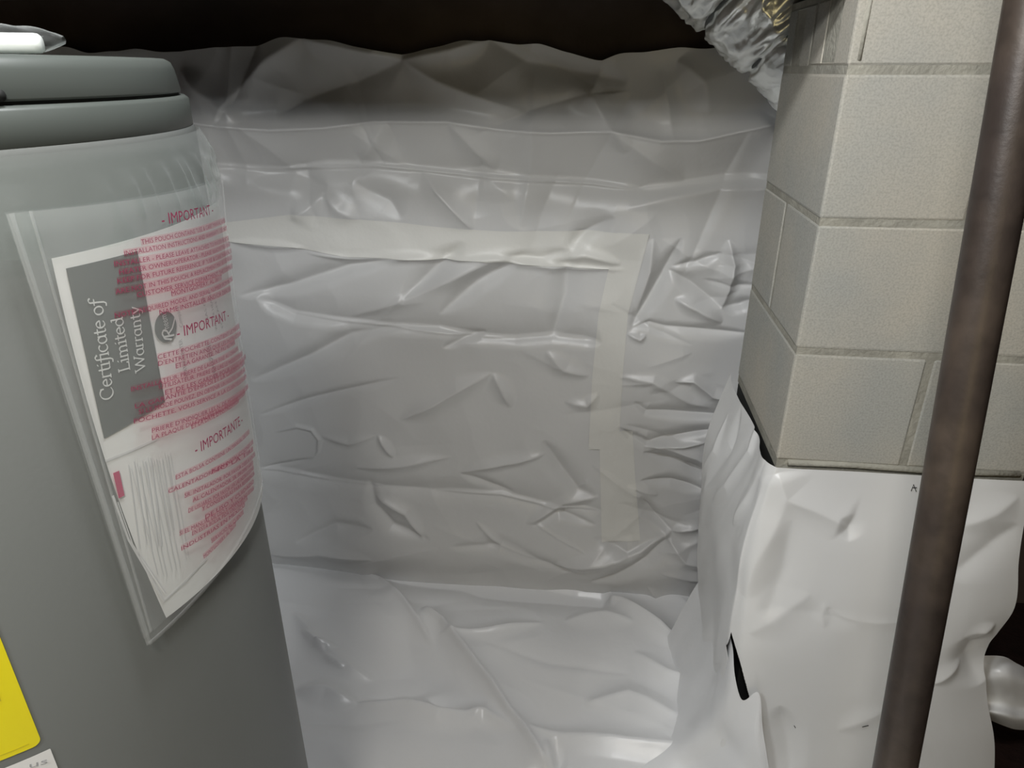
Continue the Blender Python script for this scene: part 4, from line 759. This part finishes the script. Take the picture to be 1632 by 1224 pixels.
# ------------------------------------------------------------------ clear film wound round the top of the heater
ns, nz = 360, 46
Zt, Zb = 1.424, 1.366
P = np.zeros((nz, ns, 3)); rs = np.random.RandomState(71)
for i in range(nz):
    v = i / (nz - 1)
    for j in range(ns):
        a = -math.pi + 2 * math.pi * j / (ns - 1)
        drop = 0.0
        z = Zt + drop + (Zb - Zt) * v + 0.002 * math.sin(9 * a + 1.3) * v + 0.0012 * math.sin(31 * a) * v
        P[i, j] = (a, z, 0)
A = P[..., 0]; Zz = P[..., 1]; vv = np.linspace(0, 1, nz)[:, None] * np.ones((1, ns))
off = 0.002 + 0.004 * vv + 0.0035 * (vnoise(A * TR, Zz * 0.3, 0.012, 72)) * vv + 0.003 * vnoise(A * TR, Zz, 0.02, 73) * vv
for a_, w_ in ((-33, .02), (-27, .03), (-14, .015), (-9, .02), (-5, .012), (0, .02), (5, .014), (8, .02), (14, .012), (19, .02)):
    off += 0.0045 * np.exp(-((A - R_(a_) - 0.03 * (vv - 0.5)) / w_) ** 2) * np.clip((vv - 0.25) / 0.2, 0, 1) * np.clip((0.98 - vv) / 0.2, 0, 1)
off += 0.007 * np.exp(-((A - R_(33)) / 0.22) ** 2) * np.sin(math.pi * np.clip(vv * 0.9 + 0.05, 0, 1)) * (0.7 + 0.6 * vnoise(A * TR, Zz, 0.008, 74))
Rr = TR + off
P = np.stack([TC[0] + Rr * np.cos(A), TC[1] + Rr * np.sin(A), Zz], -1)
wf = gridmesh('clear_film_wrap', P, M['film_wrap'], None, True)
tag(wf, 'band of wrinkled clear film wound around the heater below its lid', 'plastic wrap')

# ------------------------------------------------------------------ bagged fitting on the heater lid
bp = np.array((-0.3594, 0.4612, 1.4787)); bx = np.array((0.9208, 0.3901, 0.0))
fit = thing('white_fitting', 'white plastic pipe fitting in a small bag on top of the water heater', 'pipe fitting', tuple(bp))
c0 = bp + np.array([0, 0, 0.0065])
tube('fitting_barrel', [c0 - bx * 0.07, c0 - bx * 0.004, c0 - bx * 0.0015, c0], [0.0062, 0.0062, 0.0058, 0.0045], M['white_plastic'], fit, 28)
tube('fitting_collar', [c0 - bx * 0.05, c0 - bx * 0.036], 0.0074, M['white_plastic'], fit, 28)
nn, mm = 50, 40
Pb = np.zeros((nn, mm, 3)); side = np.cross(bx, [0, 0, 1.0])
for i in range(nn):
    t = i / (nn - 1); l = -0.085 + t * 0.098
    ry = 0.013 * math.sin(math.pi * min(1, max(0.02, 0.1 + 0.88 * t))) ** 0.4; rz = 0.0088 * (1 - max(0, (t - 0.72) / 0.28) ** 2 * 0.75)
    for j in range(mm):
        a = 2 * math.pi * j / mm
        wob = 1 + 0.22 * (math.sin(3 * a + 9 * t) * math.sin(23 * t + 2 * a)) * 0.5
        zz = max(0.0006, 0.0088 + rz * math.sin(a) * wob)
        Pb[i, j] = bp + bx * l + side * ry * math.cos(a) * wob + np.array([0, 0, zz - 0.0002])
bag = gridmesh('clear_bag', Pb, M['film_wrap'], None, True, closed=True)
tag(bag, 'small crumpled clear plastic bag around the white fitting on the heater lid', 'bag')
